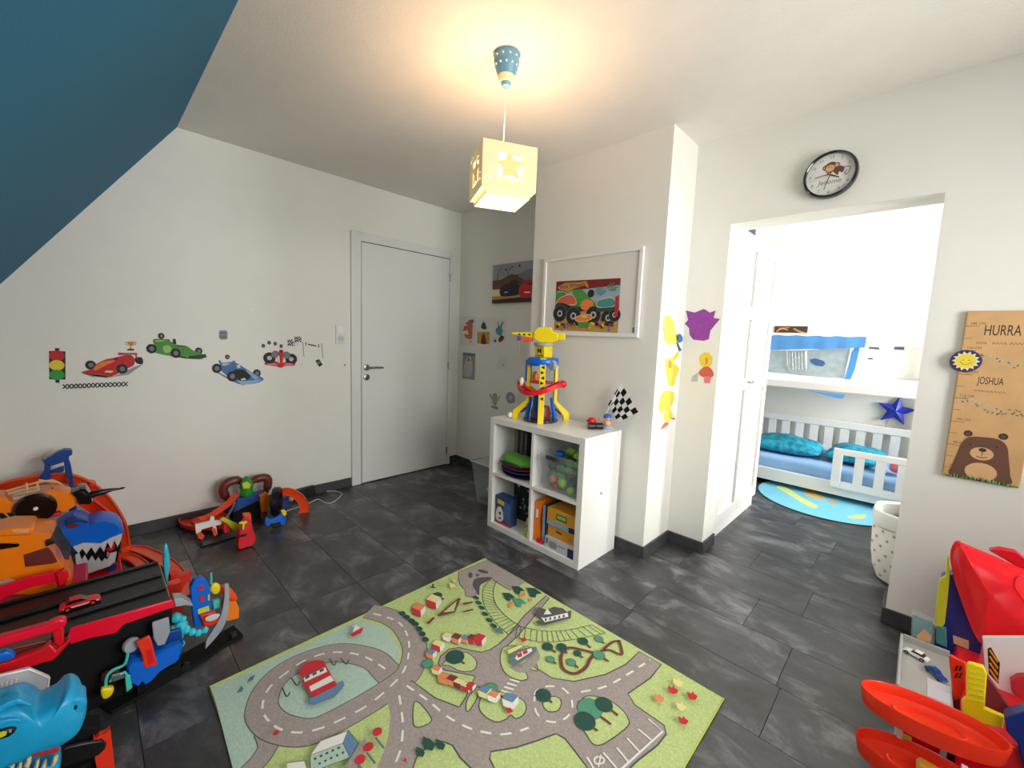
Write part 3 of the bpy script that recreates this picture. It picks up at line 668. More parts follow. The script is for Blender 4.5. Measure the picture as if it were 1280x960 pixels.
# ================================================================== RACE STICKERS on the left wall
v2, v3, v4 = crop(50,420,8.533), crop(180,400,7.53), crop(320,410,10.667)
X = dict(plane='x')
def traffic(F):
    F.poly([(160,130),(205,130),(207,160),(272,165),(272,465),(210,465),(208,500),(165,500),(163,465),(98,462),(96,160),(160,158)], 'p_black')
    for y, m_ in ((210,'p_red'),(312,'p_yellow'),(415,'p_sgreen')): F.disc((180,y), .028, m_)
sticker('wall_sticker', 'black traffic light sticker with red, yellow and green lamps', traffic, view=v2, **X)
def tyre(F, c, r, hub='p_lgrey'): r *= .70; F.disc(c, r*.86, 'p_black', ry=r); F.disc((c[0]+3,c[1]), r*.42, 'p_grey', ry=r*.5)
def redcar(F):
    F.poly([(440,395),(560,440),(780,432),(860,400),(1000,330),(1100,300),(950,410),(700,450)], 'p_fade2')
    F.poly([(1010,240),(1075,225),(1100,260),(1090,300),(1030,290)], 'p_black', smooth=True); tyre(F, (540,310), .036)
    F.poly([(600,300),(700,250),(780,235),(840,220),(960,200),(1010,250),(1000,310),(930,345),(800,370),(600,385),(480,395),(560,350)], 'p_red', smooth=True)
    F.poly([(560,360),(640,285),(740,262),(800,265),(700,315),(600,365)], 'p_orange', smooth=True)
    F.poly([(825,178),(1035,180),(1035,240),(1020,240),(1015,200),(840,205)], 'p_red'); F.poly([(890,185),(1000,190),(1000,200),(900,200)], 'p_teal')
    F.poly([(438,385),(560,350),(600,372),(830,370),(840,400),(770,430),(560,405),(470,405)], 'p_red'); F.poly([(700,370),(780,370),(770,392),(690,388)], 'p_cream')
    F.poly([(780,240),(820,225),(840,245),(800,260)], 'p_dred'); tyre(F, (875,350), .040)
sticker('wall_sticker', 'red racing car wall sticker beside the traffic light sticker', redcar, view=v2, **X)
def trophy(F):
    F.poly([(930,60),(1005,60),(1000,90),(975,108),(975,130),(1000,140),(1005,155),(930,155),(935,140),(960,130),(960,108),(935,90)], 'p_gold'); F.poly([(930,138),(1005,138),(1005,155),(930,155)], 'p_dbrown')
    F.stroke([(930,66),(912,70),(918,90),(938,95)], .004, 'p_gold'); F.stroke([(1004,66),(1022,70),(1016,90),(1000,95)], .004, 'p_gold')
sticker('wall_sticker', 'small golden trophy sticker above the red racing car', trophy, view=v2, **X)
def chain(F):
    n_ = 15
    for s_ in (0, 1):
        F.stroke([(245+(935-245)*k/(n_*2), 540-28*k/(n_*2)+(22 if (k+s_*2) % 4 in (0,) else (-22 if (k+s_*2) % 4 == 2 else 0))) for k in range(n_*2+1)], .0055, 'p_black')
sticker('wall_sticker', 'black twisted track strip sticker beneath the red racing car', chain, view=v2, **X)
def greencar(F):
    F.poly([(60,300),(300,350),(540,370),(580,350),(400,365),(200,330)], 'p_grey')
    tyre(F, (515,292), .032)
    F.poly([(90,182),(200,180),(260,205),(320,235),(400,245),(470,290),(560,325),(590,350),(540,360),(380,345),(240,335),(100,300),(95,240)], 'p_green', smooth=True)
    F.poly([(90,178),(240,180),(250,215),(180,205),(90,222)], 'p_green'); F.poly([(110,190),(200,190),(190,200),(110,205)], 'p_lgreen'); F.poly([(180,250),(240,240),(260,290),(200,310)], 'p_lgreen', smooth=True)
    F.poly([(268,180),(295,175),(305,225),(275,225)], 'p_black'); F.poly([(310,235),(400,245),(390,250),(310,248)], 'p_black'); F.poly([(420,340),(580,320),(590,345),(520,365),(420,355)], 'p_dgreen')
    tyre(F, (70,270), .040); tyre(F, (298,312), .042)
sticker('wall_sticker', 'green racing car wall sticker, highest of the side-on cars', greencar, view=v3, **X)
sticker('wall_sticker', 'single small tyre sticker above the tail of the green car', lambda F: tyre(F, (162,150), .026), view=v3, **X)
sticker('wall_sticker', 'purple-grey stack of tyres sticker above the blue car', lambda F: (F.poly([(708,105),(745,96),(782,105),(782,175),(745,184),(710,175)], 'p_fade2', smooth=True), F.poly([(708,110),(782,110),(780,172),(745,180),(712,172)], 'p_purple') if 0 else F.poly([(710,112),(780,112),(780,135),(710,135)], 'p_grey'), F.poly([(710,145),(780,145),(778,170),(745,178),(712,170)], 'p_grey')), view=v3, **X)
sticker('wall_sticker', 'single small tyre sticker above the cockpit of the blue car', lambda F: tyre(F, (785,348), .022), view=v3, **X)
def bluecar(F):
    F.poly([(660,480),(820,575),(930,615),(1120,570),(900,600),(720,500)], 'p_grey'); tyre(F, (1062,502), .040); 
    F.poly([(720,440),(780,400),(860,400),(960,460),(1030,500),(1110,540),(1120,565),(1040,600),(920,605),(860,590),(800,540),(730,480)], 'p_blue', smooth=True)
    F.poly([(700,378),(720,378),(725,400),(830,400),(835,382),(860,385),(850,440),(720,440)], 'p_blue'); F.poly([(735,405),(820,408),(770,430),(735,430)], 'p_lgrey'); F.poly([(870,425),(900,420),(910,450),(880,455)], 'p_cream')
    F.poly([(850,470),(980,480),(1000,540),(960,560),(880,560)], 'p_black', smooth=True); F.poly([(950,470),(1010,490),(1090,550),(1040,560)], 'p_lblue'); F.poly([(870,570),(960,575),(1110,555),(1050,600),(920,610)], 'p_lblue'); F.poly([(910,555),(950,545),(960,560),(920,568)], 'p_cream')
    tyre(F, (685,455), .044, 'p_grey'); tyre(F, (830,530), .050, 'p_grey')
sticker('wall_sticker', 'blue racing car wall sticker below the stack of tyres sticker', bluecar, view=v3, **X)
for i, (x_, y_, l_) in enumerate(((98,238,'small tyre sticker at the left end of the arc of four'),(175,196,'small tyre sticker, second from left and highest of the arc of four'),(257,210,'small tyre sticker, third from left in the arc of four'),(335,242,'small tyre sticker right above the helmet of the frontal red car'))):
    sticker('wall_sticker', l_, lambda F: tyre(F, (x_, y_), .019, 'p_pink'), view=v4, group='tyre stickers in an arc', **X)
def flags(F):
    for (qx, qy, w_, h_) in ((420,150,80,85),(515,112,90,72)):
        for a in range(5):
            for b in range(4):
                x0, y0 = qx+w_*a/5, qy+h_*b/4+(8 if a % 3 == 1 else 0); F.poly([(x0,y0),(x0+w_/5,y0),(x0+w_/5,y0+h_/4),(x0,y0+h_/4)], 'p_black' if (a+b) % 2 else 'p_lgrey'); F.k -= 1
    F.k += 1; F.stroke([(516,115),(517,245)], .003, 'p_black'); F.stroke([(470,230),(520,190),(565,235)], .002, 'p_black')
sticker('wall_sticker', 'pair of crossed chequered flags sticker', flags, view=v4, **X)
def frontcar(F):
    F.poly([(125,490),(130,455),(250,440),(330,470),(430,440),(510,450),(512,500),(400,505),(330,530),(260,510)], 'p_red', smooth=True)
    for c_ in ((180,400),(470,415)): F.disc(c_, .040, 'p_black'); F.disc(c_, .016, 'p_lgrey')
    for c_ in ((258,350),(405,360)): F.disc(c_, .026, 'p_grey')
    F.poly([(310,300),(335,290),(360,300),(372,400),(345,480),(312,475),(288,390)], 'p_red', smooth=True); F.poly([(290,370),(310,370),(318,470),(310,470)], 'p_white'); F.poly([(372,380),(360,380),(345,480),(355,460)], 'p_pink')
    F.disc((336,312), .01, 'p_dred'); F.poly([(140,475),(250,465),(300,500),(150,492)], 'p_pink'); F.poly([(360,490),(420,465),(500,475),(490,495),(380,500)], 'p_pink')
sticker('wall_sticker', 'frontal red racing car wall sticker under the arc of tyres', frontcar, view=v4, **X)
sticker('wall_sticker', 'start gate sticker of two thin poles with a dark bar between', lambda F: (F.poly([(618,180),(628,180),(644,380),(636,380)], 'p_grey'), F.poly([(870,205),(880,205),(895,405),(887,405)], 'p_grey'), F.poly([(658,188),(670,188),(672,235),(660,235)], 'p_black'), F.poly([(828,215),(840,215),(842,262),(830,262)], 'p_black'), F.poly([(695,210),(805,232),(805,248),(695,226)], 'p_black')), view=v4, **X)
sticker('wall_sticker', 'small tilted dark tyre sticker under the right pole of the start gate', lambda F: (F.poly([(790,435),(840,415),(888,488),(845,520)], 'p_black', smooth=False), F.poly([(815,455),(845,440),(860,470),(832,482)], 'p_grey')), view=v4, **X)
sticker('wall_sticker', 'tiny dark fleck sticker just left of the door frame', lambda F: F.disc((1182,494), .007, 'p_grey'), view=v4, **X)

# ================================================================== WARDROBE in the bedroom
t = thing('wardrobe', 'tall white wardrobe with four-panel doors standing just inside the bedroom opening', 'wardrobe', (2.13, .72, 0))
wy0, wy1 = .242, 1.205
obj('body', MB().box(1.83, 2.405, wy0, wy1, .085, 1.99), 'white_gloss', t, bevel=.002)
obj('plinth', MB().box(1.84, 2.412, wy0+.005, wy1-.02, 0, .0845), 'white_matt', t)
for i, (a, b) in enumerate(((wy0+.002, .7255), (.7305, wy1-.002))):
    m = MB(); x0, x1 = 2.4055, 2.428; st = .066
    ys = (a+st, b-st); m.box(x0,x1,a,ys[0],.088,1.987); m.box(x0,x1,ys[1],b,.088,1.987)
    zs = (.088,.16,.975,1.045,1.455,1.535,1.905,1.987)
    for k in range(0, 8, 2): m.box(x0,x1,ys[0],ys[1],zs[k],zs[k+1])
    dd = obj('door', m, 'white_gloss', t, bevel=.0015)
    for k in (1, 3, 5):
        p = MB(); g_ = .004; p.loft([[(x0+.001,ys[0]+g_*0,zs[k]),(x0+.001,ys[1],zs[k]),(x0+.001,ys[1],zs[k+1]),(x0+.001,ys[0],zs[k+1])],[(x0+.006,ys[0]+.0006,zs[k]+.0006),(x0+.006,ys[1]-.0006,zs[k]+.0006),(x0+.006,ys[1]-.0006,zs[k+1]-.0006),(x0+.006,ys[0]+.0006,zs[k+1]-.0006)]])
        obj('panel', p, 'white_gloss', dd, smooth=False)
    yk = b-.028 if i == 0 else a+.028
    obj('knob', MB().lathe((2.4285,yk,1.025), [(0,0),(.006,0),(.006,.012),(.012,.016),(.012,.022),(0,.026)], (1,0,0), 14), 'steel', dd)
o = obj('storage_box', MB().box(2.18, 2.38, .47, .72, 1.9915, 2.11), 'p_navy', None, bevel=.004); setorigin(o, (2.28,.6,1.9915)); top(o, 'dark box lying on top of the white wardrobe', 'box')

# ================================================================== BUNK BED
FB, BBk = 1.85, 2.74; BXa, BXb = 1.40, 3.42
t = thing('bunk_bed', 'low white wooden bunk bed along the far bedroom wall', 'bed', (2.4, 2.3, 0))
W_ = 'white_gloss'
for x in (BXa, BXb-.07):
    for y in (FB, BBk-.05): obj('post', MB().box(x, x+.07, y, y+.05, 0, 1.42), W_, t, bevel=.004)
obj('front_rail', MB().box(BXa+.071, BXb-.071, FB+.005, FB+.035, .05, .162), W_, t, bevel=.003)
obj('back_rail', MB().box(BXa+.071, BXb-.071, BBk-.035, BBk-.005, .05, .30), W_, t, bevel=.003)
obj('upper_front_board', MB().box(BXa+.071, BXb-.071, FB+.004, FB+.036, .925, .985), W_, t, bevel=.003)
obj('upper_back_board', MB().box(BXa+.071, BXb-.071, BBk-.036, BBk-.004, .925, 1.02), W_, t, bevel=.003)
obj('top_rail', MB().box(BXa+.071, BXb-.071, FB+.004, FB+.036, 1.322, 1.378), W_, t, bevel=.003)
obj('upper_base', MB().box(BXa+.02, BXb-.02, FB+.051, BBk-.051, .955, .985), W_, t)
obj('lower_base', MB().box(BXa+.02, BXb-.02, FB+.051, BBk-.051, .06, .09), W_, t)
obj('back_top_rail', MB().box(BXa+.071, BXb-.071, BBk-.035, BBk-.005, .50, .565), W_, t, bevel=.003)
for k in range(15):
    x = BXa+.12+k*.125
    if x+.07 < BXb-.08: obj('back_slat', MB().box(x, x+.07, BBk-.028, BBk-.010, .301, .499), W_, t)
gr = obj('guard_rail', (lambda m: (m.box(2.83, 3.348, FB-.020, FB+.004, .405, .455), m.box(2.83, 2.895, FB-.020, FB+.004, .120, .4045), m)[-1])(MB()), W_, t, bevel=.003)
obj('guard_rail_foot', MB().box(2.896, 3.348, FB-.018, FB+.003, .120, .178), W_, gr)
for x in (2.975, 3.105, 3.235): obj('guard_slat', MB().box(x, x+.06, FB-.018, FB+.002, .1785, .4045), W_, gr)
mat('sheet_blue', (150,190,235), .8, bump=.5, bscale=14, var=.06); mat('cloth_blue', (92,160,228), .8, bump=.4, bscale=30, var=.06); mat('teal_pattern', (30,160,190), .75, bump=.6, bscale=24, var=.85, vscale=22, det=6)
mat('tent_sheer', (190,210,216), .3, alpha=.75, bump=.9, bscale=22, var=.2, vscale=20); mat('dark_pattern', (50,70,72), .8, var=.5, vscale=30)
o = obj('mattress', MB().box(BXa+.08, BXb-.08, FB+.055, BBk-.055, .0905, .27), 'sheet_blue', None, bevel=.04, seg=4); setorigin(o, (2.4,2.3,.0905)); top(o, 'mattress with light blue sheet on the lower bunk', 'mattress')
def cushion(name, c, hx, hy, hz, m_, rz=0, wob=.1, seed=1, nx=16, ny=10):
    """soft pillow: two bulging faces meeting at a seam, with random folds"""
    r_ = random.Random(seed); mb = MB(); ph = [r_.uniform(0,6) for _ in range(4)]
    ca, sa = math.cos(rz), math.sin(rz); up = []; dn = []
    for j in range(ny+1):
        ru = []; rd = []
        for i in range(nx+1):
            u, v = 2*i/nx-1, 2*j/ny-1; k = (max(0,1-abs(u)**2.6)*max(0,1-abs(v)**2.6))**.5
            x = hx*u*(1-.06*v*v); y = hy*v*(1-.08*u*u); z = hz*k*(1+wob*math.sin(5*u+ph[0]+3*v)+wob*math.sin(8*v+ph[1]-4*u))
            ru.append(mb.bm.verts.new((c[0]+x*ca-y*sa, c[1]+x*sa+y*ca, c[2]+z))); rd.append(mb.bm.verts.new((c[0]+x*ca-y*sa, c[1]+x*sa+y*ca, c[2]-hz*.55*k)))
        up.append(ru); dn.append(rd)
    for j in range(ny):
        for i in range(nx):
            mb.bm.faces.new((up[j][i],up[j][i+1],up[j+1][i+1],up[j+1][i])); mb.bm.faces.new((dn[j][i],dn[j+1][i],dn[j+1][i+1],dn[j][i+1]))
    return mb
o = obj('pillow', cushion('p', (2.42,2.22,.325), .30, .24, .10, None, .05, seed=4), 'teal_pattern', None, sub=1); bp_ = o; setorigin(o, (2.52,2.22,.27)); top(o, 'turquoise patterned pillow at the near left of the lower bunk', 'pillow')
o = obj('duvet', cushion('p', (2.945,2.32,.325), .215, .30, .085, None, -.05, seed=9), 'teal_pattern', None, sub=1); setorigin(o, (3.0,2.3,.27)); top(o, 'turquoise patterned duvet heaped behind the white guard rail', 'duvet')
o = obj('cushion', cushion('p', (3.245,2.05,.335), .07, .09, .07, None, 0, seed=2), 'p_pink', None, sub=1); setorigin(o, (3.2,2.1,.27)); top(o, 'small pink cushion at the right end behind the guard rail', 'cushion')
# play tent hanging over the upper bunk rail
t = thing('play_tent', 'blue rimmed see-through play tent draped over the top rail of the bunk', 'play tent', (2.5, FB, .986))
c1 = crop(940,390,5.565)
def hang(name, pts, y, d, m_, **k): return obj(name, MB().prism(px(c1(*pts), 'y', y), (0,d,0)), m_, t, **k)
n_ = 24; mb = MB(); A_ = bp(*c1((100,160))[0], 'y', FB-.01); B_ = bp(*c1((795,172))[0], 'y', FB-.01)
xs0, xs1 = 2.0, B_.x; loops = []
for i in range(n_+1):
    s_ = i/n_; x = xs0+(xs1-xs0)*s_; zb = 1.225+(1.30-1.225)*s_; w1 = .004*math.sin(i*1.7)
    loops.append([(x, FB+.044, 1.33),(x, FB+.042, 1.384+w1),(x, FB-.002, 1.386+w1),(x, FB-.010+w1, 1.34),(x, FB-.014+w1*1.6, zb),(x, FB-.010+w1*1.6, zb),(x, FB-.004+w1, 1.34),(x,FB+.001,1.381+w1),(x,FB+.038,1.3815+w1),(x,FB+.04,1.33)])
obj('blue_cover', mb.loft(loops), 'cloth_blue', t)
hang('side_strap', [(720,235),(755,225),(735,320),(715,400),(685,470),(640,468),(670,370),(690,280)], FB+.045, .006, 'cloth_blue')
hang('sheer_panel', [(60,270),(380,265),(690,238),(640,462),(500,455),(130,420),(60,410)], FB+.055, .006, 'tent_sheer', label='clear crinkled tent wall with pocket')
hang('pocket_print', [(400,330),(440,322),(500,340),(512,362),(490,378),(440,372),(410,352)], FB+.052, .002, 'p_blue')
m = MB()
for k in range(6): m.tube([bp(*c1((260+k*22,275))[0],'y',FB+.05), bp(*c1((262+k*22,400))[0],'y',FB+.05)], .002, 5)
m.tube(spline(px(c1((245,270),(250,380),(290,425),(370,430),(378,270)),'y',FB+.05),4), .003, 5)
obj('wire_rack', m, 'silver', t)
hang('loose_hem', [(380,548),(500,560),(645,575),(635,604),(590,600),(470,570)], FB-.006, .005, 'cloth_blue')
o = obj('wall_picture', MB().box(bp(969,408,'y',Y2).x, bp(1010,408,'y',Y2).x, Y2-.02, Y2-.001, 1.44, bp(1010,408,'y',Y2).z), 'p_dbrown', None); setorigin(o, (2.25,Y2,1.44)); top(o, 'dark wide picture with golden curves above the bunk', 'picture')
F = Flat((0, Y2-.0205, 0), (1,0,0), (0,0,1), c1); F.stroke([(170,135),(210,115),(250,125)], .014, 'p_gold'); F.stroke([(290,115),(330,135),(375,148)], .014, 'p_gold'); F.stroke([(180,112),(260,108)], .006, 'p_orange')
f = F.build('picture_print'); f.parent = o; f.matrix_parent_inverse = Matrix.Translation(-o.location)
for l_, pts in (('small dark sticker with two lines, left above the mid-height slip', [(810,238),(888,246),(888,264),(812,258)]), ('small dark sticker, rightmost on the wall behind the upper bunk', [(986,240),(1060,240),(1060,266),(988,264)]), ('tiny white sticker with dark scribble below the two dark ones', [(800,305),(848,305),(848,345),(800,345)])):
    def fn(F, pts=pts, l_=l_):
        F.poly(pts, 'p_grey' if 'dark sticker' in l_ else 'p_white')
        xs = [p[0] for p in pts]; ys = [p[1] for p in pts]; y_ = sum(ys)/4
        F.stroke([(min(xs)+6+k*(max(xs)-min(xs)-12)/8, y_+(5 if k % 2 else -5)) for k in range(9)], .006, 'p_black')
    sticker('wall_sticker', l_, fn, plane='y', at=Y2-.001, view=c1)
# star lamp
t = thing('star_lamp', 'dark blue star shaped wall lamp over the lower bunk', 'lamp', (3.13, Y2, .78))
cs = bp(*c1((1000,688))[0], 'y', Y2-.04); m = MB(); R_, r2 = .145, .062
pts = star5(R_, r2, PI/2-.12); ce = m.bm.verts.new((cs.x, Y2-.075, cs.z)); bk = []; fr = []
for p in pts: fr.append(m.bm.verts.new((cs.x+p.x, Y2-.032, cs.z+p.y))); bk.append(m.bm.verts.new((cs.x+p.x*.97, Y2-.001, cs.z+p.y*.97)))
for i in range(10):
    j = (i+1) % 10; m.bm.faces.new((ce, fr[i], fr[j])); m.bm.faces.new((fr[i], bk[i], bk[j], fr[j]))
m.bm.faces.new(bk)
mat('star_blue', (30,52,176), .4); obj('star_shade', m, 'star_blue', t, smooth=False)
obj('cable', MB().tube(spline([(cs.x-.03,Y2-.01,cs.z-.06),(cs.x-.05,Y2-.006,cs.z-.16),(cs.x-.08,Y2-.006,cs.z-.22),(cs.x-.09,Y2-.006,.57)],4), .003, 6), 'white_gloss', t)
# round play mat and laundry bag
t = thing('round_play_mat', 'round light blue play mat with pale printed shapes half under the bunk', 'rug', (2.82, 1.795, 0))
mat('mat_blue', (120,200,228), .8, bump=.5, bscale=180, var=.05); mat('pale_green', (210,222,130), .8); mat('pale_orange', (224,186,110), .8); mat('mat_edge', (46,60,66), .8)
obj('mat', MB().lathe((2.82,1.795,.0005), [(0,0),(.495,0),(.497,.004),(.49,.0055),(0,.0056)], seg=64), 'mat_blue', t); obj('hem', MB().lathe((2.82,1.795,.0005), [(.4972,0),(.502,0),(.502,.005),(.4972,.005)], seg=64), 'mat_edge', t)
cb = crop(940,530,6.095); F = Flat((0,0,.0062), (1,0,0), (0,1,0), cb)
F.poly([(190,475),(250,478),(320,520),(400,570),(500,625),(470,640),(400,610),(300,550),(220,500)], 'pale_green', smooth=True); F.poly([(410,500),(440,490),(500,535),(560,560),(520,575),(440,555),(405,530)], 'pale_orange', smooth=True)
F.poly([(570,570),(620,580),(650,605),(610,610)], 'p_tan', smooth=True); F.poly([(730,705),(860,690),(850,720),(760,720)], 'pale_green', smooth=True); F.poly([(400,500),(420,495),(460,515),(430,520)], 'p_tan', smooth=True)
F.build('mat_print', t)
t = thing('laundry_bag', 'cream fabric laundry bag with grey stars, standing behind the right door jamb', 'laundry bag', (3.375, .585, 0))
mat('bag_cloth', (236,232,222), .85, bump=.3, bscale=60, var=.03); BCx, BCy = 3.375, .585
prof = [(0,.004),(.14,.004),(.165,.02),(.185,.08),(.196,.16),(.198,.26),(.196,.33)]
def wob(mb, amp, k, ph):
    for v in mb.bm.verts:
        d = Vector((v.co.x-BCx, v.co.y-BCy)); r_ = d.length
        if r_ > .05:
            a = math.atan2(d.y, d.x); f_ = 1+amp*math.sin(k*a+ph+v.co.z*9); v.co.x = BCx+d.x*f_; v.co.y = BCy+d.y*f_
    return mb
obj('bag_body', wob(MB().lathe((BCx,BCy,0), prof, seg=56), .02, 7, .4), 'bag_cloth', t)
obj('folded_rim', wob(MB().lathe((BCx,BCy,0), [(.197,.315),(.208,.325),(.212,.36),(.206,.40),(.19,.405),(.17,.395),(.165,.36),(.17,.33)], seg=56), .035, 6, 1.1), 'white_matt', t, label='turned-over white rim')
F = MB()
def bag_r(a, z):
    r_ = next((prof[i][0]+(prof[i+1][0]-prof[i][0])*(z-prof[i][1])/(prof[i+1][1]-prof[i][1]) for i in range(len(prof)-1) if prof[i][1] <= z <= prof[i+1][1]), .19)
    return r_*(1+.02*math.sin(7*a+.4+z*9))+.0022
for j in range(7):
    for k in range(18):
        a = 2*PI*(k+.5*(j % 2))/18; z = .045+j*.042; ph = rnd.uniform(0,2); rs = .012
        s = [(a+(rs if i % 2 == 0 else rs*.42)*math.cos(ph+i*PI/5)/.19, z+(rs if i % 2 == 0 else rs*.42)*math.sin(ph+i*PI/5)) for i in range(10)]
        ri = max(bag_r(aa, zz) for aa, zz in s)
        F.face([(BCx+math.cos(aa)*bag_r(aa,zz), BCy+math.sin(aa)*bag_r(aa,zz), zz) for aa, zz in s])
F.norecalc = True
obj('star_print', F, 'p_fade2', t, kind='stuff')

sticker('wall_nail', 'tiny pale plugged nail hole on the bare left wall above the race stickers', lambda F: F.disc((315,387), .010, 'p_white'), 'nail', 'x', view=lambda *l: list(l))
# ================================================================== STREET PLAY RUG
mat('r_green', (198,216,142), .95, bump=.9, bscale=260, var=.22, vscale=150); mat('r_sea', (186,212,196), .95, bump=.9, bscale=260, var=.18, vscale=150)
mat('r_road', (172,160,154), .95, bump=.9, bscale=260, var=.22, vscale=150); mat('r_line', (86,86,78), .95); mat('r_white', (238,236,226), .95, bump=.6, bscale=260)
for nm, c in (('r_red',(206,48,56)),('r_brown',(120,64,56)),('r_orange',(232,140,90)),('r_yellow',(232,222,150)),('r_blue',(104,140,176)),('r_dgreen',(42,82,72)),('r_mgreen',(84,152,122)),('r_dark',(92,86,88)),('r_dred',(128,52,52)),('r_edge',(186,200,104)),('r_slate',(100,124,128))):
    mat(nm, c, .95, bump=.6, bscale=260)
RT = .009
rx0, rx1, ry0, ry1 = 1.606, 2.902, -2.302, -.990
rug = thing('street_play_rug', 'rectangular green street-map play rug with roads, lighthouse and villages', 'rug', ((rx0+rx1)/2, (ry0+ry1)/2, 0))
obj('pile', MB().box(rx0+.006, rx1-.006, ry0+.006, ry1-.006, .0005, RT), 'r_green', rug, smooth=False)
e_ = .004; obj('bound_edge', MB().tube([(rx0+e_,ry0+e_,.0052),(rx1-e_,ry0+e_,.0052),(rx1-e_,ry1-e_,.0052),(rx0+e_,ry1-e_,.0052)], .0047, 8, closed=True), 'r_edge', rug)
c4, c5, c7, c8, c9 = crop(260,690,3.556), crop(560,690,3.556), crop(500,840,5.333), crop(280,880,5.333), crop(500,700,6.4)
F = Flat((0,0,RT), (1,0,0), (0,1,0), c4, .00006)
OL = 'r_line'
F.poly([(18,606),(672,300),(800,340),(850,440),(835,520),(780,600),(650,690),(480,800),(330,850),(240,870),(200,920),(150,990),(130,1040)], 'r_sea')
F.poly([(320,855),(430,850),(620,800),(780,700),(815,650),(830,800),(800,900),(760,990),(230,990),(260,930)], 'r_green')
# --- the big right-hand road field
F.view = c5
road = [(-130,-20)]
RW = .094
def rd(view, pts, w=RW, closed=False): F.view = view; F.stroke(pts, w, 'r_road', closed=closed, edge=OL, ew=.0025)
# upper coast road: from rug edge round the bay, down to the junction
loopA = [(735,275),(850,300),(905,370),(918,450),(890,530),(830,590),(760,640),(660,700),(560,755),(470,795),(390,800),(300,775),(250,730),(240,680),(270,600),(340,530),(440,480),(560,448),(680,460),(760,500),(800,535)]
F.view = c4
q_in = [(325,660),(360,600),(470,510),(600,480),(700,520),(762,578),(700,650),(600,700),(500,728),(420,730),(350,705)]
# draw all edges first, then all fills, so that junctions stay open
def net(roads):
    qs = []
    for view, pts, w, cl in roads:
        F.view = view; q = F.P(pts); q = [Vector((v.x, v.y)) for v in spline([(p.x, p.y, 0) for p in q], 6, cl)]; qs.append((q, w, cl))
    for q, w, cl in qs: F._stroke(q, w+.006, OL, cl)
    F.k += 1
    for q, w, cl in qs: F._stroke(q, w, 'r_road', cl); F.k += 1
net([(c4, [(250,790),(270,850),(240,910),(180,980),(150,1040)], .055, False)])
net([(c4, [(850,590),(790,527),(740,480),(660,455),(560,448),(440,480),(340,530),(270,600),(240,680),(250,730),(300,775),(390,800),(470,795),(560,755),(660,700),(760,640)], RW, False)])
net([(c4, [(715,262),(800,285),(870,330),(918,420),(905,510),(860,570),(760,640),(640,712)], RW, False)])
F.view = c4; F._k = 0
# right field as one polygon (outline first)
field = [c4((905,572))[0], c4((1010,650))[0], c4((1115,690))[0], c7((405,222))[0], c7((440,165))[0], c9((600,930))[0], c9((350,880))[0], c9((305,830))[0], c9((325,770))[0], c9((390,715))[0], c9((470,700))[0], c9((560,722))[0], c9((650,738))[0], c9((720,720))[0], c9((800,665))[0], c9((860,610))[0], c9((1000,440))[0], c9((1170,285))[0], c9((1195,305))[0],
         c9((1050,480))[0], c9((940,610))[0], c9((830,710))[0], c9((808,800))[0], c5((245,500))[0], c5((300,560))[0], c5((350,570))[0], c5((345,530))[0], c5((385,470))[0], c5((400,520))[0], c5((460,560))[0], c5((560,576))[0], c5((700,545))[0], c5((790,500))[0], c5((850,443))[0], c5((948,500))[0], c5((900,560))[0], c5((800,630))[0], c5((830,680))[0], c5((960,770))[0], c5((970,810))[0], c5((930,860))[0], c5((840,930))[0], c5((780,990))[0], c5((650,1000))[0], c5((560,880))[0], c5((520,830))[0], c5((480,808))[0], c5((400,838))[0], c5((300,870))[0], c5((190,888))[0], c5((185,920))[0], c5((230,1010))[0], c5((150,1010))[0],
         c7((400,570))[0], c7((350,490))[0], c7((290,465))[0], c7((180,500))[0], c7((110,570))[0], c7((80,660))[0], c7((-70,700))[0], c4((800,900))[0], c4((825,780))[0], c4((812,668))[0]]
F.view = lambda *l: list(l)
F.poly(field, 'r_road', outline=OL, ow=.005)
F.view = c4; F.stroke([(835,615),(860,700),(858,800),(840,880),(810,960),(790,1020)], .075, 'r_road')
F.poly([(900,580),(840,650),(800,640),(870,560)], 'r_road')
isl = [(c4, [(915,675),(940,672),(990,735),(985,760),(935,780),(912,760)]), (c9, [(340,835),(420,770),(520,740),(600,790),(612,850),(570,890),(480,890),(400,850)]), (c7, [(510,105),(530,110),(510,180),(460,260),(440,250),(450,180)]),
       (c7, [(530,200),(560,150),(640,130),(740,150),(820,190),(842,240),(820,290),(770,312),(740,290),(700,320),(640,335),(570,300),(530,250)]), (c7, [(960,190),(1010,165),(1060,175),(1075,215),(1050,260),(990,265),(955,230)]),
       (c5, [(600,650),(690,650),(760,690),(800,740),(795,780),(700,850),(650,858),(620,820),(590,760)]), (c5, [(235,450),(260,420),(370,425),(392,450),(375,500),(400,530),(340,520),(355,560),(320,572),(260,545),(235,500)])]
for v, p in isl: F.view = v; F.poly(p, 'r_green', smooth=True, outline=OL, ow=.004)
F.view = c5
F.stroke([(285,500),(330,520),(385,470),(370,430)], .04, 'r_road')
# mountain with tunnel
F.view = c9
F.poly([(700,2),(640,25),(540,70),(470,90),(465,150),(485,205),(520,240),(525,290),(560,300),(600,295),(640,190),(720,140),(790,190),(880,245),(930,215),(1000,185)], 'r_road', outline=OL, ow=.003)
F.poly([(580,200),(600,155),(660,140),(740,145),(680,180),(640,210),(632,285),(600,240)], 'r_dark', smooth=True)
F.poly([(545,120),(560,100),(580,115),(575,140),(555,145)], 'r_dark', smooth=True); F.poly([(600,120),(620,112),(640,122),(615,138)], 'r_dark'); F.poly([(620,85),(650,78),(700,95),(700,110),(650,105)], 'r_dark', smooth=True)
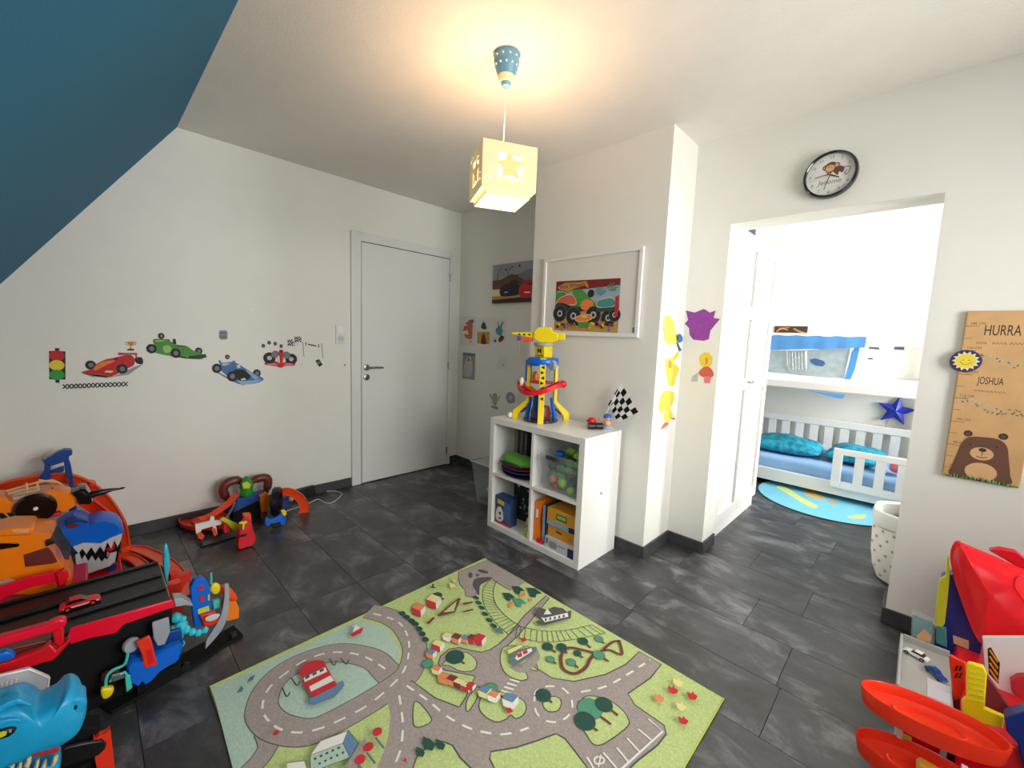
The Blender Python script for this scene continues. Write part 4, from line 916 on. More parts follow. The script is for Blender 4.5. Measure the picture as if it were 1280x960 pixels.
# railway
ra = [(720,160),(670,220),(660,300),(690,400),(770,510),(870,600)]; rb = [(775,170),(750,230),(755,330),(800,400),(870,470),(960,530)]
F.stroke(ra, .003, OL); F.stroke(rb, .003, OL)
A_ = F.P(ra); B_ = F.P(rb); sa_ = spline([(p.x,p.y,0) for p in A_], 4); sb_ = spline([(p.x,p.y,0) for p in B_], 4)
for a, b in zip(sa_, sb_): F._stroke([Vector((a.x,a.y)), Vector((b.x,b.y))], .0025, OL)
F.view = c5; rc = [(310,330),(420,352),(520,350),(640,325)]; rdn = [(300,380),(420,402),(550,392),(700,362)]
F.stroke(rc, .003, OL); F.stroke(rdn, .003, OL); A_ = F.P(rc); B_ = F.P(rdn)
for a, b in zip(spline([(p.x,p.y,0) for p in A_], 5), spline([(p.x,p.y,0) for p in B_], 5)): F._stroke([Vector((a.x,a.y)), Vector((b.x,b.y))], .0025, OL)
F.k += 1
# dashes
def ds(v, p, **k): F.view = v; F.dash(p, .0075, .035, .028, 'r_white', **k)
ds(c4, [(735,275),(840,310),(885,370),(893,440),(870,530),(800,610),(700,690),(560,762),(470,795),(390,805),(310,785),(255,735),(243,680),(270,610),(340,545),(440,480),(560,448),(690,465),(800,530)])
ds(c4, [(850,640),(865,760),(855,880),(810,990)]); ds(c7, [(45,95),(180,190),(300,290),(390,345),(480,385),(560,405),(660,420),(760,408),(860,375)])
ds(c5, [(590,625),(700,600),(800,545),(900,480)])
F.view = c5; F.dash([(385,640),(400,615),(440,600),(500,605),(540,640),(552,690),(530,735),(480,758),(430,750),(390,710)], .0075, .032, .026, 'r_white', closed=True)
for k in range(4): F.view = c7; F.poly([(735-k*19,48+k*25),(798-k*19,66+k*25),(793-k*19,76+k*25),(728-k*19,58+k*25)], 'r_white'); F.k -= 1
F.k += 1
# parking bays
F.view = c5
F.stroke([(890,745),(955,800),(780,960),(740,990)], .006, 'r_white', smooth=False)
for a, b in (((845,790),(905,840)),((795,830),(855,895)),((750,872),(800,935)),((690,895),(750,965)),((618,915),(650,970))): F.stroke([a,b], .006, 'r_white', smooth=False)
F.stroke([(660,915),(690,920),(690,940),(660,945),(650,930)], .005, 'r_white', closed=True); F.stroke([(680,905),(668,960)], .004, 'r_white')
# trees and bushes
def tree(v, c, r, m_, ry=None, tr=None):
    F.view = v
    r *= .70
    if tr: F.stroke([c, tr], .009, 'r_brown', smooth=False)
    F.disc(c, r, m_, ry=ry, outline=OL, ow=.002)
tree(c9,(440,780),.052,'r_dgreen',tr=(515,835)); tree(c7,(955,160),.040,'r_dgreen',tr=(1015,210)); tree(c5,(630,700),.060,'r_mgreen',tr=(725,770)); tree(c5,(608,755),.050,'r_dgreen',tr=(665,800)); tree(c5,(692,682),.044,'r_dgreen',tr=(755,730))
tree(c5,(600,400),.030,'r_dgreen',tr=(635,430)); tree(c5,(670,390),.026,'r_mgreen',tr=(695,410))
F.view = c5
F.stroke([(760,395),(770,430),(770,460),(720,440),(690,440),(730,405),(760,400)], .011, 'r_brown'); F.stroke([(690,440),(640,470),(610,520),(560,545),(510,520),(505,460),(540,430),(600,440),(660,455)], .013, 'r_brown')
for c_, r_, m_, tr in (((443,425),.032,'r_dgreen',(480,450)),((505,428),.032,'r_dgreen',(530,455)),((575,455),.022,'r_dgreen',(600,475)),((670,462),.034,'r_mgreen',(715,492)),((455,482),.024,'r_mgreen',(480,502)),((548,495),.026,'r_mgreen',(580,520))): tree(c5, c_, r_, m_, tr=tr)
tree(c9,(300,290),.034,'r_dgreen',ry=.022,tr=(350,325)); tree(c9,(220,840),.030,'r_mgreen'); tree(c7,(605,120),.036,'r_mgreen',tr=(690,185))
F.view = c9
for (x,y) in ((20,435),(55,465),(95,495),(125,520),(155,560),(180,600),(205,645)): F.disc((x,y), .017, 'r_dgreen', ry=.012); F.k -= 1
for (x,y) in ((610,310),(630,350),(655,390),(680,440),(715,490),(750,535)): F.disc((x,y), .018, 'r_dgreen', ry=.010); F.k -= 1
F.k += 1
for (x,y,s_,m_) in ((870,300,1,'r_dgreen'),(945,245,1,'r_dgreen'),(1070,265,1.2,'r_dgreen'),(955,345,1.1,'r_mgreen')): F.poly([(x-50*s_,y-30*s_),(x+10*s_,y-25*s_),(x+55*s_,y+10*s_),(x+20*s_,y+12*s_),(x+10*s_,y+38*s_),(x-20*s_,y+30*s_)], m_)
for (x,y) in ((985,285),(965,295),(890,360),(1040,330),(880,375)): F.poly([(x-15,y-12),(x+15,y-14),(x+18,y+8),(x-5,y+16)], 'r_orange')
F.view = c7
for (x,y,s_) in ((135,545,1),(190,490,1.4),(268,495,1.1)): F.poly([(x-25*s_,y-35*s_),(x+10*s_,y-20*s_),(x+32*s_,y+5*s_),(x+18*s_,y+35*s_),(x-15*s_,y+25*s_),(x-28*s_,y)], 'r_dgreen')
# houses: simple drawn blocks
def house(v, c, s_, roof, wall, a=0):
    F.view = v; x, y = c; F.poly([(x-22*s_,y-8*s_),(x-4*s_,y-24*s_),(x+24*s_,y-14*s_),(x+8*s_,y+4*s_)], roof, outline=OL, ow=.0015); F.poly([(x-22*s_,y-8*s_),(x+8*s_,y+4*s_),(x+10*s_,y+24*s_),(x-18*s_,y+14*s_)], wall, outline=OL, ow=.0015); F.poly([(x+8*s_,y+4*s_),(x+24*s_,y-14*s_),(x+26*s_,y+4*s_),(x+10*s_,y+24*s_)], 'r_white')
for v, c, s_, rf, wl in ((c9,(145,410),2.4,'r_orange','r_red'),(c9,(265,345),2.6,'r_yellow','r_red'),(c9,(300,700),2.2,'r_yellow','r_red'),(c9,(245,765),1.9,'r_blue','r_orange'),(c9,(375,630),1.7,'r_yellow','r_white'),(c9,(450,645),2.0,'r_brown','r_orange'),(c9,(520,650),1.6,'r_blue','r_orange'),(c9,(575,650),1.8,'r_dred','r_red'),(c9,(635,655),2.2,'r_red','r_red'),
                         (c9,(290,900),1.9,'r_orange','r_yellow'),(c7,(290,60),1.9,'r_orange','r_orange'),(c7,(345,75),1.8,'r_dred','r_orange'),(c7,(390,95),1.7,'r_yellow','r_dred'),(c7,(440,120),1.6,'r_yellow','r_red'),(c7,(470,115),1.4,'r_red','r_red'),(c7,(560,155),2.0,'r_blue','r_yellow'),(c7,(620,185),1.9,'r_orange','r_white'),(c7,(730,215),2.4,'r_blue','r_white')): house(v, c, s_, rf, wl)
F.view = c7; F.poly([(700,268),(735,258),(755,285),(720,300)], 'r_red')
F.view = c9; F.poly([(300,460),(470,320),(485,330),(440,440),(310,472)], 'r_brown', outline=None); F.poly([(345,440),(455,345),(430,430)], 'r_green')
F.poly([(210,525),(265,475),(280,485),(230,535)], 'r_brown'); F.poly([(500,365),(580,350),(585,362),(510,380)], 'r_brown'); F.poly([(500,432),(580,410),(590,422),(510,440)], 'r_brown')
F.stroke([(305,195),(325,230),(355,215)], .004, 'r_orange'); F.poly([(390,200),(430,205),(460,235),(400,245)], 'r_yellow', outline=OL, ow=.002); F.poly([(410,150),(465,200),(425,200)], 'r_yellow', outline=OL, ow=.002)
F.stroke([(240,235),(285,240)], .01, 'r_dgreen'); F.stroke([(262,210),(265,240)], .008, 'r_dgreen'); F.poly([(745,575),(800,560),(830,610),(800,612)], 'r_slate')
# castle / manor
F.view = c5
F.poly([(388,320),(470,300),(548,270),(545,305),(430,338),(400,335)], 'r_dark'); F.poly([(410,300),(530,280),(535,300),(430,325)], 'r_white', outline=OL, ow=.002); F.poly([(385,285),(400,255),(440,270),(470,255),(510,262),(530,282),(430,305),(400,300)], 'r_dark'); F.poly([(425,290),(440,262),(460,288)], 'r_white')
for k in range(5): F.poly([(430+k*20,308-k*4),(438+k*20,306-k*4),(438+k*20,318-k*4),(430+k*20,320-k*4)], 'r_line')
F.poly([(320,398),(345,393),(348,408),(328,415)], 'r_red'); F.poly([(262,450),(320,425),(335,435),(270,470)], 'r_yellow', outline=OL, ow=.002)
F.poly([(275,490),(300,455),(385,435),(385,460),(300,515)], 'r_slate', smooth=True); F.poly([(295,488),(310,462),(370,440),(375,455),(310,498)], 'r_white', outline=OL, ow=.002); F.poly([(305,470),(325,458),(330,478),(310,485)], 'r_red'); F.poly([(330,458),(350,448),(355,462),(335,472)], 'r_red')
for (x,y,m_) in ((1000,628,'r_red'),(1085,655,'r_red'),(1045,765,'r_red'),(938,665,'r_orange'),(1035,702,'r_yellow'),(1022,595,'r_yellow')): F.poly([(x-22,y-18),(x-6,y-10),(x+2,y-20),(x+8,y-8),(x+22,y+2),(x+12,y+18),(x-8,y+16),(x-20,y)], m_, smooth=True)
# lighthouse, boats, hospital
F.view = c4
F.poly([(448,670),(600,588),(605,610),(560,660),(470,695),(448,690)], 'r_blue', smooth=False, outline=OL, ow=.002)
F.poly([(415,590),(525,520),(575,610),(465,665)], 'r_red'); F.poly([(425,575),(522,528),(530,548),(430,595)], 'r_white'); F.poly([(450,615),(545,565),(560,588),(458,638)], 'r_white')
F.poly([(405,560),(420,520),(460,500),(510,498),(523,520),(500,532),(430,568)], 'r_red', smooth=True)
for k in range(3): F.poly([(432+k*32,572-k*15),(450+k*32,563-k*15),(452+k*32,573-k*15),(434+k*32,583-k*15)], 'r_line')
for p in ([(330,620),(350,660),(365,640)],[(370,575),(395,610),(410,590)],[(540,490),(560,520),(570,500)],[(590,488),(615,515),(625,495)]): F.stroke(p, .005, OL)
F.poly([(632,385),(640,375),(692,348),(680,375),(645,392)], 'r_red'); F.poly([(640,375),(655,335),(680,352)], 'r_white', outline=OL, ow=.002)
F.poly([(172,600),(185,575),(210,562),(200,585)], 'r_slate'); F.poly([(125,645),(150,612),(158,625),(150,640)], 'r_slate')
F.poly([(655,900),(700,840),(705,870),(690,930),(670,990),(600,990)], 'r_road', smooth=False)
F.poly([(455,925),(500,860),(620,815),(600,870)], 'r_white', outline=OL, ow=.002); F.poly([(455,925),(600,870),(630,935),(500,985),(455,985)], 'r_sea', outline=OL, ow=.002); F.poly([(600,870),(622,812),(668,870),(632,935)], 'r_blue', outline=OL, ow=.002)
for k in range(5): F.poly([(470+k*26,938-k*12),(482+k*26,933-k*12),(484+k*26,942-k*12),(472+k*26,947-k*12)], 'r_line'); F.poly([(490+k*26,960-k*12),(500+k*26,955-k*12),(502+k*26,964-k*12),(492+k*26,969-k*12)], 'r_line')
F.poly([(350,960),(430,950),(440,990),(350,990)], 'r_white', outline=OL, ow=.002)
for (x,y) in ((752,820),(713,888),(676,945)): F.disc((x,y), .015, 'r_red'); F.stroke([(x-8,y+25),(x+30,y+75)], .006, 'r_slate')
F.disc((303,826), .009, 'r_red'); F.poly([(860,950),(880,938),(884,960)], 'r_red')
f = F.build('rug_print', rug); tagp(f, 'printed street map', kind=None)

# ================================================================== CUBE SHELF
SX0, SX1, SYF_, SYB_, SH = 1.292, 2.042, -.690, -.312, .748
t = thing('cube_shelf', 'white two by two cube shelf standing against the chimney', 'shelf', ((SX0+SX1)/2, -.5, 0))
T = .038; T2 = .018
obj('side_panel', MB().box(SX0, SX0+T, SYF_, SYB_, 0, SH), 'white_gloss', t, bevel=.0015); sp = obj('side_panel', MB().box(SX1-T, SX1, SYF_, SYB_, 0, SH), 'white_gloss', t, bevel=.0015)
obj('top_panel', MB().box(SX0+T+.0003, SX1-T-.0003, SYF_, SYB_, SH-T, SH-.0002), 'white_gloss', t, bevel=.0015); obj('bottom_panel', MB().box(SX0+T+.0003, SX1-T-.0003, SYF_, SYB_, .0002, T), 'white_gloss', t, bevel=.0015)
xm = (SX0+SX1)/2; zm = SH/2
obj('divider', MB().box(xm-T2/2, xm+T2/2, SYF_+.001, SYB_-.001, T+.0003, SH-T-.0003), 'white_gloss', t)
obj('shelf_board', MB().box(SX0+T+.0003, xm-T2/2-.0003, SYF_+.001, SYB_-.001, zm-T2/2, zm+T2/2), 'white_gloss', t); obj('shelf_board', MB().box(xm+T2/2+.0003, SX1-T-.0003, SYF_+.001, SYB_-.001, zm-T2/2, zm+T2/2), 'white_gloss', t)
for (y, z, r_) in ((-.5,.40,.008),(-.66,SH-.02,.003),(-.34,SH-.02,.003),(-.34,.03,.003)): obj('cam_cap', MB().lathe((SX1+.0003,y,z), [(0,0),(r_,0),(r_,.0012),(0,.0012)], (1,0,0), 12), 'silver' if r_ > .005 else 'pale_grey', sp)
# -- upper left cell: upright binders, felt hats
cell = dict(ul=(SX0+T, xm-T2/2, zm+T2/2, SH-T), ur=(xm+T2/2, SX1-T, zm+T2/2, SH-T), ll=(SX0+T, xm-T2/2, T, zm-T2/2), lr=(xm+T2/2, SX1-T, T, zm-T2/2))
mat('card_dark', (70,64,62), .7); mat('card_tan', (150,132,96), .7); mat('felt_green', (98,168,60), .8, var=.1); mat('felt_red', (168,32,50), .8); mat('felt_blue', (36,70,150), .8); mat('felt_dark', (24,28,36), .8)
x0, x1, z0, z1 = cell['ul']
for k, (w_, m_, h_, l_) in enumerate(((.030,'card_tan',.262,'tan upright folder, leftmost in the upper left shelf cell'),(.026,'card_dark',.268,'dark upright folder right of the tan one'),(.016,'p_grey',.26,'thin grey upright folder in the middle of the row'),(.024,'card_dark',.266,'dark upright folder between two thin grey ones'),(.016,'p_grey',.258,'thin grey upright folder near the divider'),(.028,'felt_dark',.266,'black upright folder against the divider'))):
    a = x0+.003+[0,.0305,.057,.0735,.098,.1145][k]
    o = obj('folder', MB().box(a, a+w_-.001, -.498, SYB_-.004, z0+.0005, z0+h_), m_, None, bevel=.002); setorigin(o, (a+w_/2,-.41,z0)); top(o, l_, 'folder', 'upright folders in the shelf')
def bowl_hat(name, label, c, rx, ry, z, h, m_, seed):
    r_ = random.Random(seed); mb = MB(); loops = []
    for s_, zz in ((.02,.0),(.75,.0),(1.0,.012),(1.04,.024),(.98,.022),(.70,.008),(.02,.006)):
        loops.append([(c[0]+rx*s_*math.cos(2*PI*k/28), c[1]+ry*s_*math.sin(2*PI*k/28), z+zz*h/.024*(1+.25*math.sin(2*2*PI*k/28+seed))) for k in range(28)])
    o = obj(name, mb.loft(loops), m_, None); setorigin(o, (c[0],c[1],z)); return top(o, label, 'hat', 'felt hats stacked in the shelf')
cx_ = (x0+x1)/2-.005
bowl_hat('felt_hat', 'black felt disc at the bottom of the hat stack', (cx_,-.595), .135, .085, z0+.001, .016, 'felt_dark', 1)
bowl_hat('felt_hat', 'blue felt hat second from the bottom of the stack', (cx_-.01,-.595), .135, .085, z0+.024, .016, 'felt_blue', 2)
bowl_hat('felt_hat', 'dark red felt hat below the green one', (cx_-.01,-.595), .130, .085, z0+.047, .016, 'felt_red', 1.5)
mb = MB(); n_ = 24; cc = (cx_-.005, -.597); zt = z0+.068
mb.loft([[(cc[0]+.135*s_*math.cos(2*PI*k/n_), cc[1]+.082*s_*math.sin(2*PI*k/n_), zt+zz*(1+.0*k)+(.012 if k in (11,12,13) else 0)) for k in range(n_)] for s_, zz in ((.02,.0),(.8,.002),(1,.02),(.96,.046),(.5,.062),(.02,.066))])
o = obj('felt_hat', mb, 'felt_green', None, sub=1); 
g_ = obj('opening', MB().puff([(cc[0]+.10*math.cos(2*PI*k/20), -.6805-.0*k, zt+.020+.013*math.sin(2*PI*k/20)) for k in range(20)], (0,-.006,0), .2), 'p_dgreen', o, label='dark green opening')
setorigin(o, (cc[0],cc[1],zt)); g_.matrix_parent_inverse = Matrix.Translation((-cc[0],-cc[1],-zt)); top(o, 'bright green folded felt hat on top of the stack', 'hat', 'felt hats stacked in the shelf')
# -- upper right cell: clear box with toys
x0, x1, z0, z1 = cell['ur']
t = thing('clear_toy_box', 'clear plastic box of green toys in the upper right shelf cell', 'storage box', ((x0+x1)/2, -.5, z0))
a0, a1, b0, b1, hz = x0+.040, x1-.018, -.675, -.36, .215
def bin_mesh(a0, a1, b0, b1, z0, h, tp=.018, th=.002):
    o_ = lambda i, z: [(a0+i,b0+i,z),(a1-i,b0+i,z),(a1-i,b1-i,z),(a0+i,b1-i,z)]
    return MB().loft([o_(tp,z0),o_(0,z0+h),o_(-.006,z0+h),o_(-.006,z0+h+.008),o_(th,z0+h+.008),o_(th,z0+h),o_(tp+th,z0+th)])
obj('clear_tub', bin_mesh(a0,a1,b0,b1,z0+.0006,hz), 'clear', t)
obj('handle', MB().box(a0+.06,a0+.15,b0-.022,b0-.008,z0+hz-.022,z0+hz+.004), 'clear_dark', t, bevel=.006)
rb_ = random.Random(12)
tl = (('toy_ball','green ball low in the clear box, near the front','lime',(.50,.02,.045),.030,1),('toy_ball','green ball beside it at the bottom right of the clear box','lime',(.68,.03,.028),.024,1),)
def blob(name, label, c, r, m_, sc=(1,1,1), seg=12, cat='toy', group='toys heaped in the clear box'):
    o = obj(name, MB().sphere(c, r, sc, seg, 8), m_, None); setorigin(o, c); return top(o, label, cat, group)
bw, bd = a1-a0, b1-b0
nn_ = 0
for r_i in range(4):
    for c_i in range(4):
        if (r_i, c_i) in ((0,1),(0,2),(0,3),(1,2)): continue
        nn_ += 1; blob('toy_piece', ('olive green toy piece','grey toy piece','dark blue toy piece','green toy piece')[(r_i*3+c_i) % 4]+' pressed against the front of the clear box', (a0+.045+c_i*(bw-.09)/3, b0+.075, z0+.035+r_i*.047), .033, ('grass_green','p_grey','p_navy','p_green')[(r_i*3+c_i) % 4], (1,.5,.72), 9)
blob('toy_ball', 'lime green ball pressed against the front of the clear box', (a0+bw*.55, b0+.040, z0+.062), .030, 'lime')
blob('toy_ball', 'small lime ball at the bottom right of the clear box', (a0+bw*.78, b0+.036, z0+.032), .022, 'lime')
blob('toy_ball', 'pink toy low at the left of the clear box', (a0+bw*.25, b0+.055, z0+.060), .026, 'p_pink', (1.1,1,.9))
blob('toy_ball', 'red toy lowest at the left front of the clear box', (a0+bw*.34, b0+.052, z0+.025), .020, 'p_red')
blob('toy_block', 'blue toy sticking out at the top left of the clear box', (a0+bw*.32, b0+.08, z0+.215), .030, 'blue', (1.1,1,.7))
for i in range(22):
    blob('toy_piece', ('dark green toy piece', 'grey toy piece', 'dark toy piece')[i % 3]+' in the heap filling the clear box', (a0+.045+(bw-.09)*((i*.37) % 1), b0+.10+(bd-.20)*((i*.61) % 1)+.03, z0+.034+.022*(i//3)), .034, ('grass_green','p_green','card_dark')[i % 3], (1,1,.52), 8)
def dino_top(x, y, z, s_, label, seed):
    m = MB().puff([(x-.03*s_,y,z),(x-.035*s_,y,z+.03*s_),(x-.01*s_,y,z+.035*s_),(x+.0*s_,y,z+.06*s_),(x+.02*s_,y,z+.045*s_),(x+.045*s_,y,z+.05*s_),(x+.04*s_,y,z+.02*s_),(x+.02*s_,y,z)], (0,.03*s_,0), .3)
    o = obj('toy_animal', m, 'lime', None, sub=1); setorigin(o, (x,y,z)); top(o, label, 'toy', 'toys heaped in the clear box')
dino_top(a0+bw*.50, b0+.10, z0+.212, .9, 'green toy animal rising above the middle of the clear box', 1); dino_top(a0+bw*.82, b0+.06, z0+.208, 1.0, 'green toy animal at the right top of the clear box', 2)
# -- lower left: boxed games, red figure, green ring
x0, x1, z0, z1 = cell['ll']
def cbox(name, label, cat, bx, cols, group=None, front=None):
    x_0,x_1,y_0,y_1,z_0,z_1 = bx
    o = obj(name, MB().box(*bx), cols, None, bevel=.0015); c = ((x_0+x_1)/2,(y_0+y_1)/2,z_0); setorigin(o, c); top(o, label, cat, group)
    if front:
        F = Flat((0, y_0-.0004, 0), (1,0,0), (0,0,1)); W = x_1-x_0; Hh = z_1-z_0
        F.map = lambda a, b: (x_0+W*a, z_0+Hh*b)
        front(F); f = F.build('box_print'); f.parent = o; f.matrix_parent_inverse = Matrix.Translation((-c[0],-c[1],-c[2]))
    return o
def L(F, pts): return [F.map(*p) for p in pts]
mat('box_blue', (54,70,110), .45); mat('box_yellow', (226,160,48), .45); mat('box_dark', (40,42,50), .5)
def fr1(F):
    F.poly(L(F,[(0,0),(1,0),(1,.08),(0,.08)]), 'p_red', local=True); F.poly(L(F,[(.12,.72),(.6,.68),(.62,.84),(.14,.88)]), 'p_yellow', smooth=False, local=True)
    F.poly(L(F,[(.5,.2),(1,.1),(1,.8),(.6,.9)]), 'p_blue', local=True); F.poly(L(F,[(.05,.15),(.1,.5),(.3,.62),(.5,.5),(.55,.2),(.3,.08)]), 'p_white', smooth=True, local=True); F.disc(F.map(.32,.38), .011, 'p_dred', local=True); F.disc(F.map(.32,.20), .014, 'p_black', ry=.006, local=True); F.disc(F.map(.75,.25), .01, 'p_red', local=True)
cbox('game_box', 'small blue, yellow and red game box at the left of the lower left cell', 'game box', (x0+.012, x0+.150, -.665, -.60, z0+.0005, z0+.19), 'box_blue', front=fr1)
def fr2(F):
    r = random.Random(5)
    for k in range(40): F.disc(F.map(r.uniform(.05,.95), r.uniform(.1,.95)), r.uniform(.003,.009), r.choice(('p_grey','p_lgrey','p_navy','p_black','p_grey')), local=True); F.k -= 1
    F.k += 1; F.disc(F.map(.15,.78), .014, 'p_lgrey', ry=.02, local=True)
cbox('game_box', 'tall dark game box with grey speckled print at the back of the lower left cell', 'game box', (x0+.040, x1-.004, -.52, -.42, z0+.0005, z1-.012), 'box_dark', front=fr2)
t = thing('toy_figure', 'red and white toy figure leaning beside the divider', 'toy', (x1-.035, -.63, z0))
obj('body', MB().lathe((x1-.030,-.60,z0+.0005), [(0,0),(.018,0),(.022,.04),(.016,.08),(.02,.10),(.014,.125),(0,.13)], seg=14), 'p_red', t); obj('head', MB().sphere((x1-.030,-.60,z0+.155), .022, seg=12), 'p_red', t); obj('chest', MB().box(x1-.045,x1-.015,-.626,-.616,z0+.07,z0+.10), 'p_lgrey', t, bevel=.003)
obj('arm', MB().tube([(x1-.045,-.60,z0+.11),(x1-.07,-.61,z0+.085),(x1-.075,-.62,z0+.05)], .008, 8), 'p_yellow', t)
o = obj('green_ring', MB().tube([(x1-.030+.022*math.cos(2*PI*k/20)*.7, -.665+.008*math.sin(2*PI*k/20), z0+.030+.024*math.sin(2*PI*k/20)) for k in range(20)], .0055, 8, closed=True), 'lime_yellow', None); setorigin(o, (x1-.03,-.665,z0)); top(o, 'lime green ring toy at the front edge by the divider', 'toy')
# -- lower right: orange case, book, boxes
x0, x1, z0, z1 = cell['lr']
t = thing('orange_toy_case', 'orange moulded toy case upright against the divider', 'toy case', (x0+.05, -.6, z0))
obj('case', MB().puff([(x0+.006,-.66,z0+.002),(x0+.006,-.66,z0+.235),(x0+.022,-.66,z0+.262),(x0+.055,-.66,z0+.262),(x0+.052,-.66,z0+.20),(x0+.040,-.66,z0+.13),(x0+.048,-.66,z0+.06),(x0+.062,-.66,z0+.002)], (0,.28,0), .06), 'orange', t)
obj('painted_highlight', MB().box(x0+.022,x0+.034,-.664,-.660,z0+.15,z0+.20), 'white_gloss', t); obj('latch', MB().puff([(x0+.04,-.675,z0+.002),(x0+.04,-.675,z0+.025),(x0+.08,-.675,z0+.025),(x0+.085,-.675,z0+.002)], (0,.02,0), .2), 'red', t)  # thin white box stands in for a highlight on the orange plastic
cbox('picture_book', 'light blue and dark upright book beside the orange case', 'book', (x0+.068, x0+.086, -.655, -.40, z0+.0005, z0+.240), 'p_lblue')
cbox('picture_book', 'dark striped upright book left of the stacked yellow boxes', 'book', (x0+.088, x0+.106, -.655, -.40, z0+.0005, z0+.250), 'box_dark')
def fry(F):
    F.poly(L(F,[(0,0),(1,0),(1,.28),(0,.28)]), 'p_lblue', local=True); F.poly(L(F,[(.75,0),(1,0),(1,.3),(.75,.3)]), 'p_navy', local=True); F.poly(L(F,[(.32,.45),(.68,.45),(.68,.8),(.32,.8)]), 'p_dgreen', local=True); F.poly(L(F,[(.35,.52),(.65,.52),(.65,.74),(.35,.74)]), 'p_lgreen', local=True)
def frw(F):
    F.poly(L(F,[(.78,0),(1,0),(1,.8),(.78,.8)]), 'p_navy', local=True); F.poly(L(F,[(.18,.2),(.4,.2),(.4,.7),(.18,.7)]), 'p_fade2', smooth=True, local=True); F.poly(L(F,[(.05,.4),(.12,.4),(.12,.9),(.05,.9)]), 'p_grey', local=True); F.stroke(L(F,[(.45,.6),(.7,.6)]), .005, 'p_grey', local=True, smooth=False)
bx_ = x0+.112
cbox('toy_box', 'pale grey toy box at the bottom of the stack of boxes', 'toy box', (bx_-.004, x1-.003, -.675, -.40, z0+.0005, z0+.068), 'pale_grey', 'boxes stacked in the lower right cell', frw)
cbox('toy_box', 'orange-yellow toy box in the middle of the stack of boxes', 'toy box', (bx_, x1-.006, -.655, -.40, z0+.069, z0+.142), 'box_yellow', 'boxes stacked in the lower right cell', lambda F: (F.poly(L(F,[(.3,.5),(.5,.45),(.5,.6),(.3,.66)]), 'p_dred', local=True), F.poly(L(F,[(.7,.2),(.8,.7),(.9,.2)]), 'p_orange', local=True)))
cbox('toy_box', 'yellow toy box with green oval and blue stripe, top of the stack of boxes', 'toy box', (bx_-.002, x1-.004, -.665, -.40, z0+.143, z0+.245), 'box_yellow', 'boxes stacked in the lower right cell', fry)
# clear bin left of the shelf
t = thing('clear_floor_bin', 'clear plastic bin with dark toys on the floor in the recess behind the shelf', 'storage box', (1.1, -.25, 0))
A_ = bp(590,628,'z',0)
C_b = (.895, 1.272, -.505, -.20)
t.location = (1.085, -.35, 0); ORG[t.name] = Vector((1.085, -.35, 0)); t['label'] = 'clear plastic floor bin holding grey toys, left of the cube shelf'
obj('bin_tub', bin_mesh(*C_b, .0006, .315, .035, .0025), 'clear', t)
obj('rim', MB().tube([(C_b[0]-.004,C_b[2]-.004,.325),(C_b[1]+.004,C_b[2]-.004,.325),(C_b[1]+.004,C_b[3]+.004,.325),(C_b[0]-.004,C_b[3]+.004,.325)], .006, 8, closed=True), 'pale_grey', t)
for i in range(12):
    o = obj('toy_piece', MB().sphere((0,0,0), .034, (1.2,.9,.6), 8, 6), ('card_dark','p_lgrey','p_fade')[i % 3], None, smooth=False); o.location = (.972+.068*(i % 4), -.432+.10*((i//4) % 3), .028+.030*((i*7) % 4)+.001); top(o, ('dark','grey','beige')[i % 3]+' toy piece in the heap inside the floor bin', 'toy', 'toys in the floor bin')

# ================================================================== CRANE TOWER on the shelf top
TZ = SH; tc = Vector((1.565, -.505, TZ))
t = thing('toy_crane_tower', 'tall yellow, blue and red toy crane tower on top of the cube shelf', 'toy tower', tc)
def W3(x, y, z): return tc+Vector((x, y, z))
YL, BL = 'yellow', 'blue'
# three flared yellow legs with lattice cut-outs; heights measured against the photo
for k, a in enumerate((-.87, .90, -2.62)):
    d_ = Vector((math.cos(a), math.sin(a), 0)); s_ = Vector((-math.sin(a), math.cos(a), 0)); r1, r2_ = .068, .148
    prof_ = [(r2_,0),(r2_-.028,0),(r2_-.032,.03),(r1-.006,.095),(r1-.006,.30),(r1+.010,.30),(r1+.010,.105),(r2_-.002,.045)]
    if k == 0: prof_ = [(r1+.03,0),(r1+.0,0),(r1-.006,.095),(r1-.006,.325),(r1+.010,.325),(r1+.010,.10)]
    lg = obj('leg', MB().prism([tc+d_*r+Vector((0,0,z))-s_*.015 for r, z in prof_], s_*.030), YL, t, bevel=.002)
    m = MB()
    for j in range(7):
        z = .115+j*.026; sg = 1 if j % 2 else -1
        m.prism([tc+d_*(r1+.0104)+Vector((0,0,z))+s_*-.009*sg, tc+d_*(r1+.0104)+Vector((0,0,z+.018))+s_*-.009*sg, tc+d_*(r1+.0104)+Vector((0,0,z+.009))+s_*.009*sg], d_*.0006)
    obj('lattice_marks', m, 'black_matt', lg, kind='stuff')
    if k: obj('strut', MB().tube([tc+d_*.055+Vector((0,0,.12)), tc+d_*.075+Vector((0,0,.004))], .011, 8), BL, t)
    if k: obj('brace', MB().tube([tc+d_*.062+Vector((0,0,.075)), tc+d_*.105+Vector((0,0,.035))], .005, 6), 'navy', t)
obj('base_ring', MB().lathe(tc, [(.0,.001),(.088,.001),(.09,.006),(.088,.012),(0,.012)], seg=28), 'clear_dark', t)
obj('dark_core', MB().lathe(tc, [(.0,.0125),(.05,.0125),(.055,.04),(.045,.075),(0,.08)], seg=14), 'brown', t)
obj('core_column', MB().lathe(tc, [(.0,.081),(.014,.081),(.014,.33),(.0,.33)], seg=12), BL, t)
obj('lower_blue_tube', MB().lathe(W3(.0,-.045,0), [(.0,.02),(.014,.02),(.014,.15),(.0,.155)], seg=12), 'dark_blue', t)
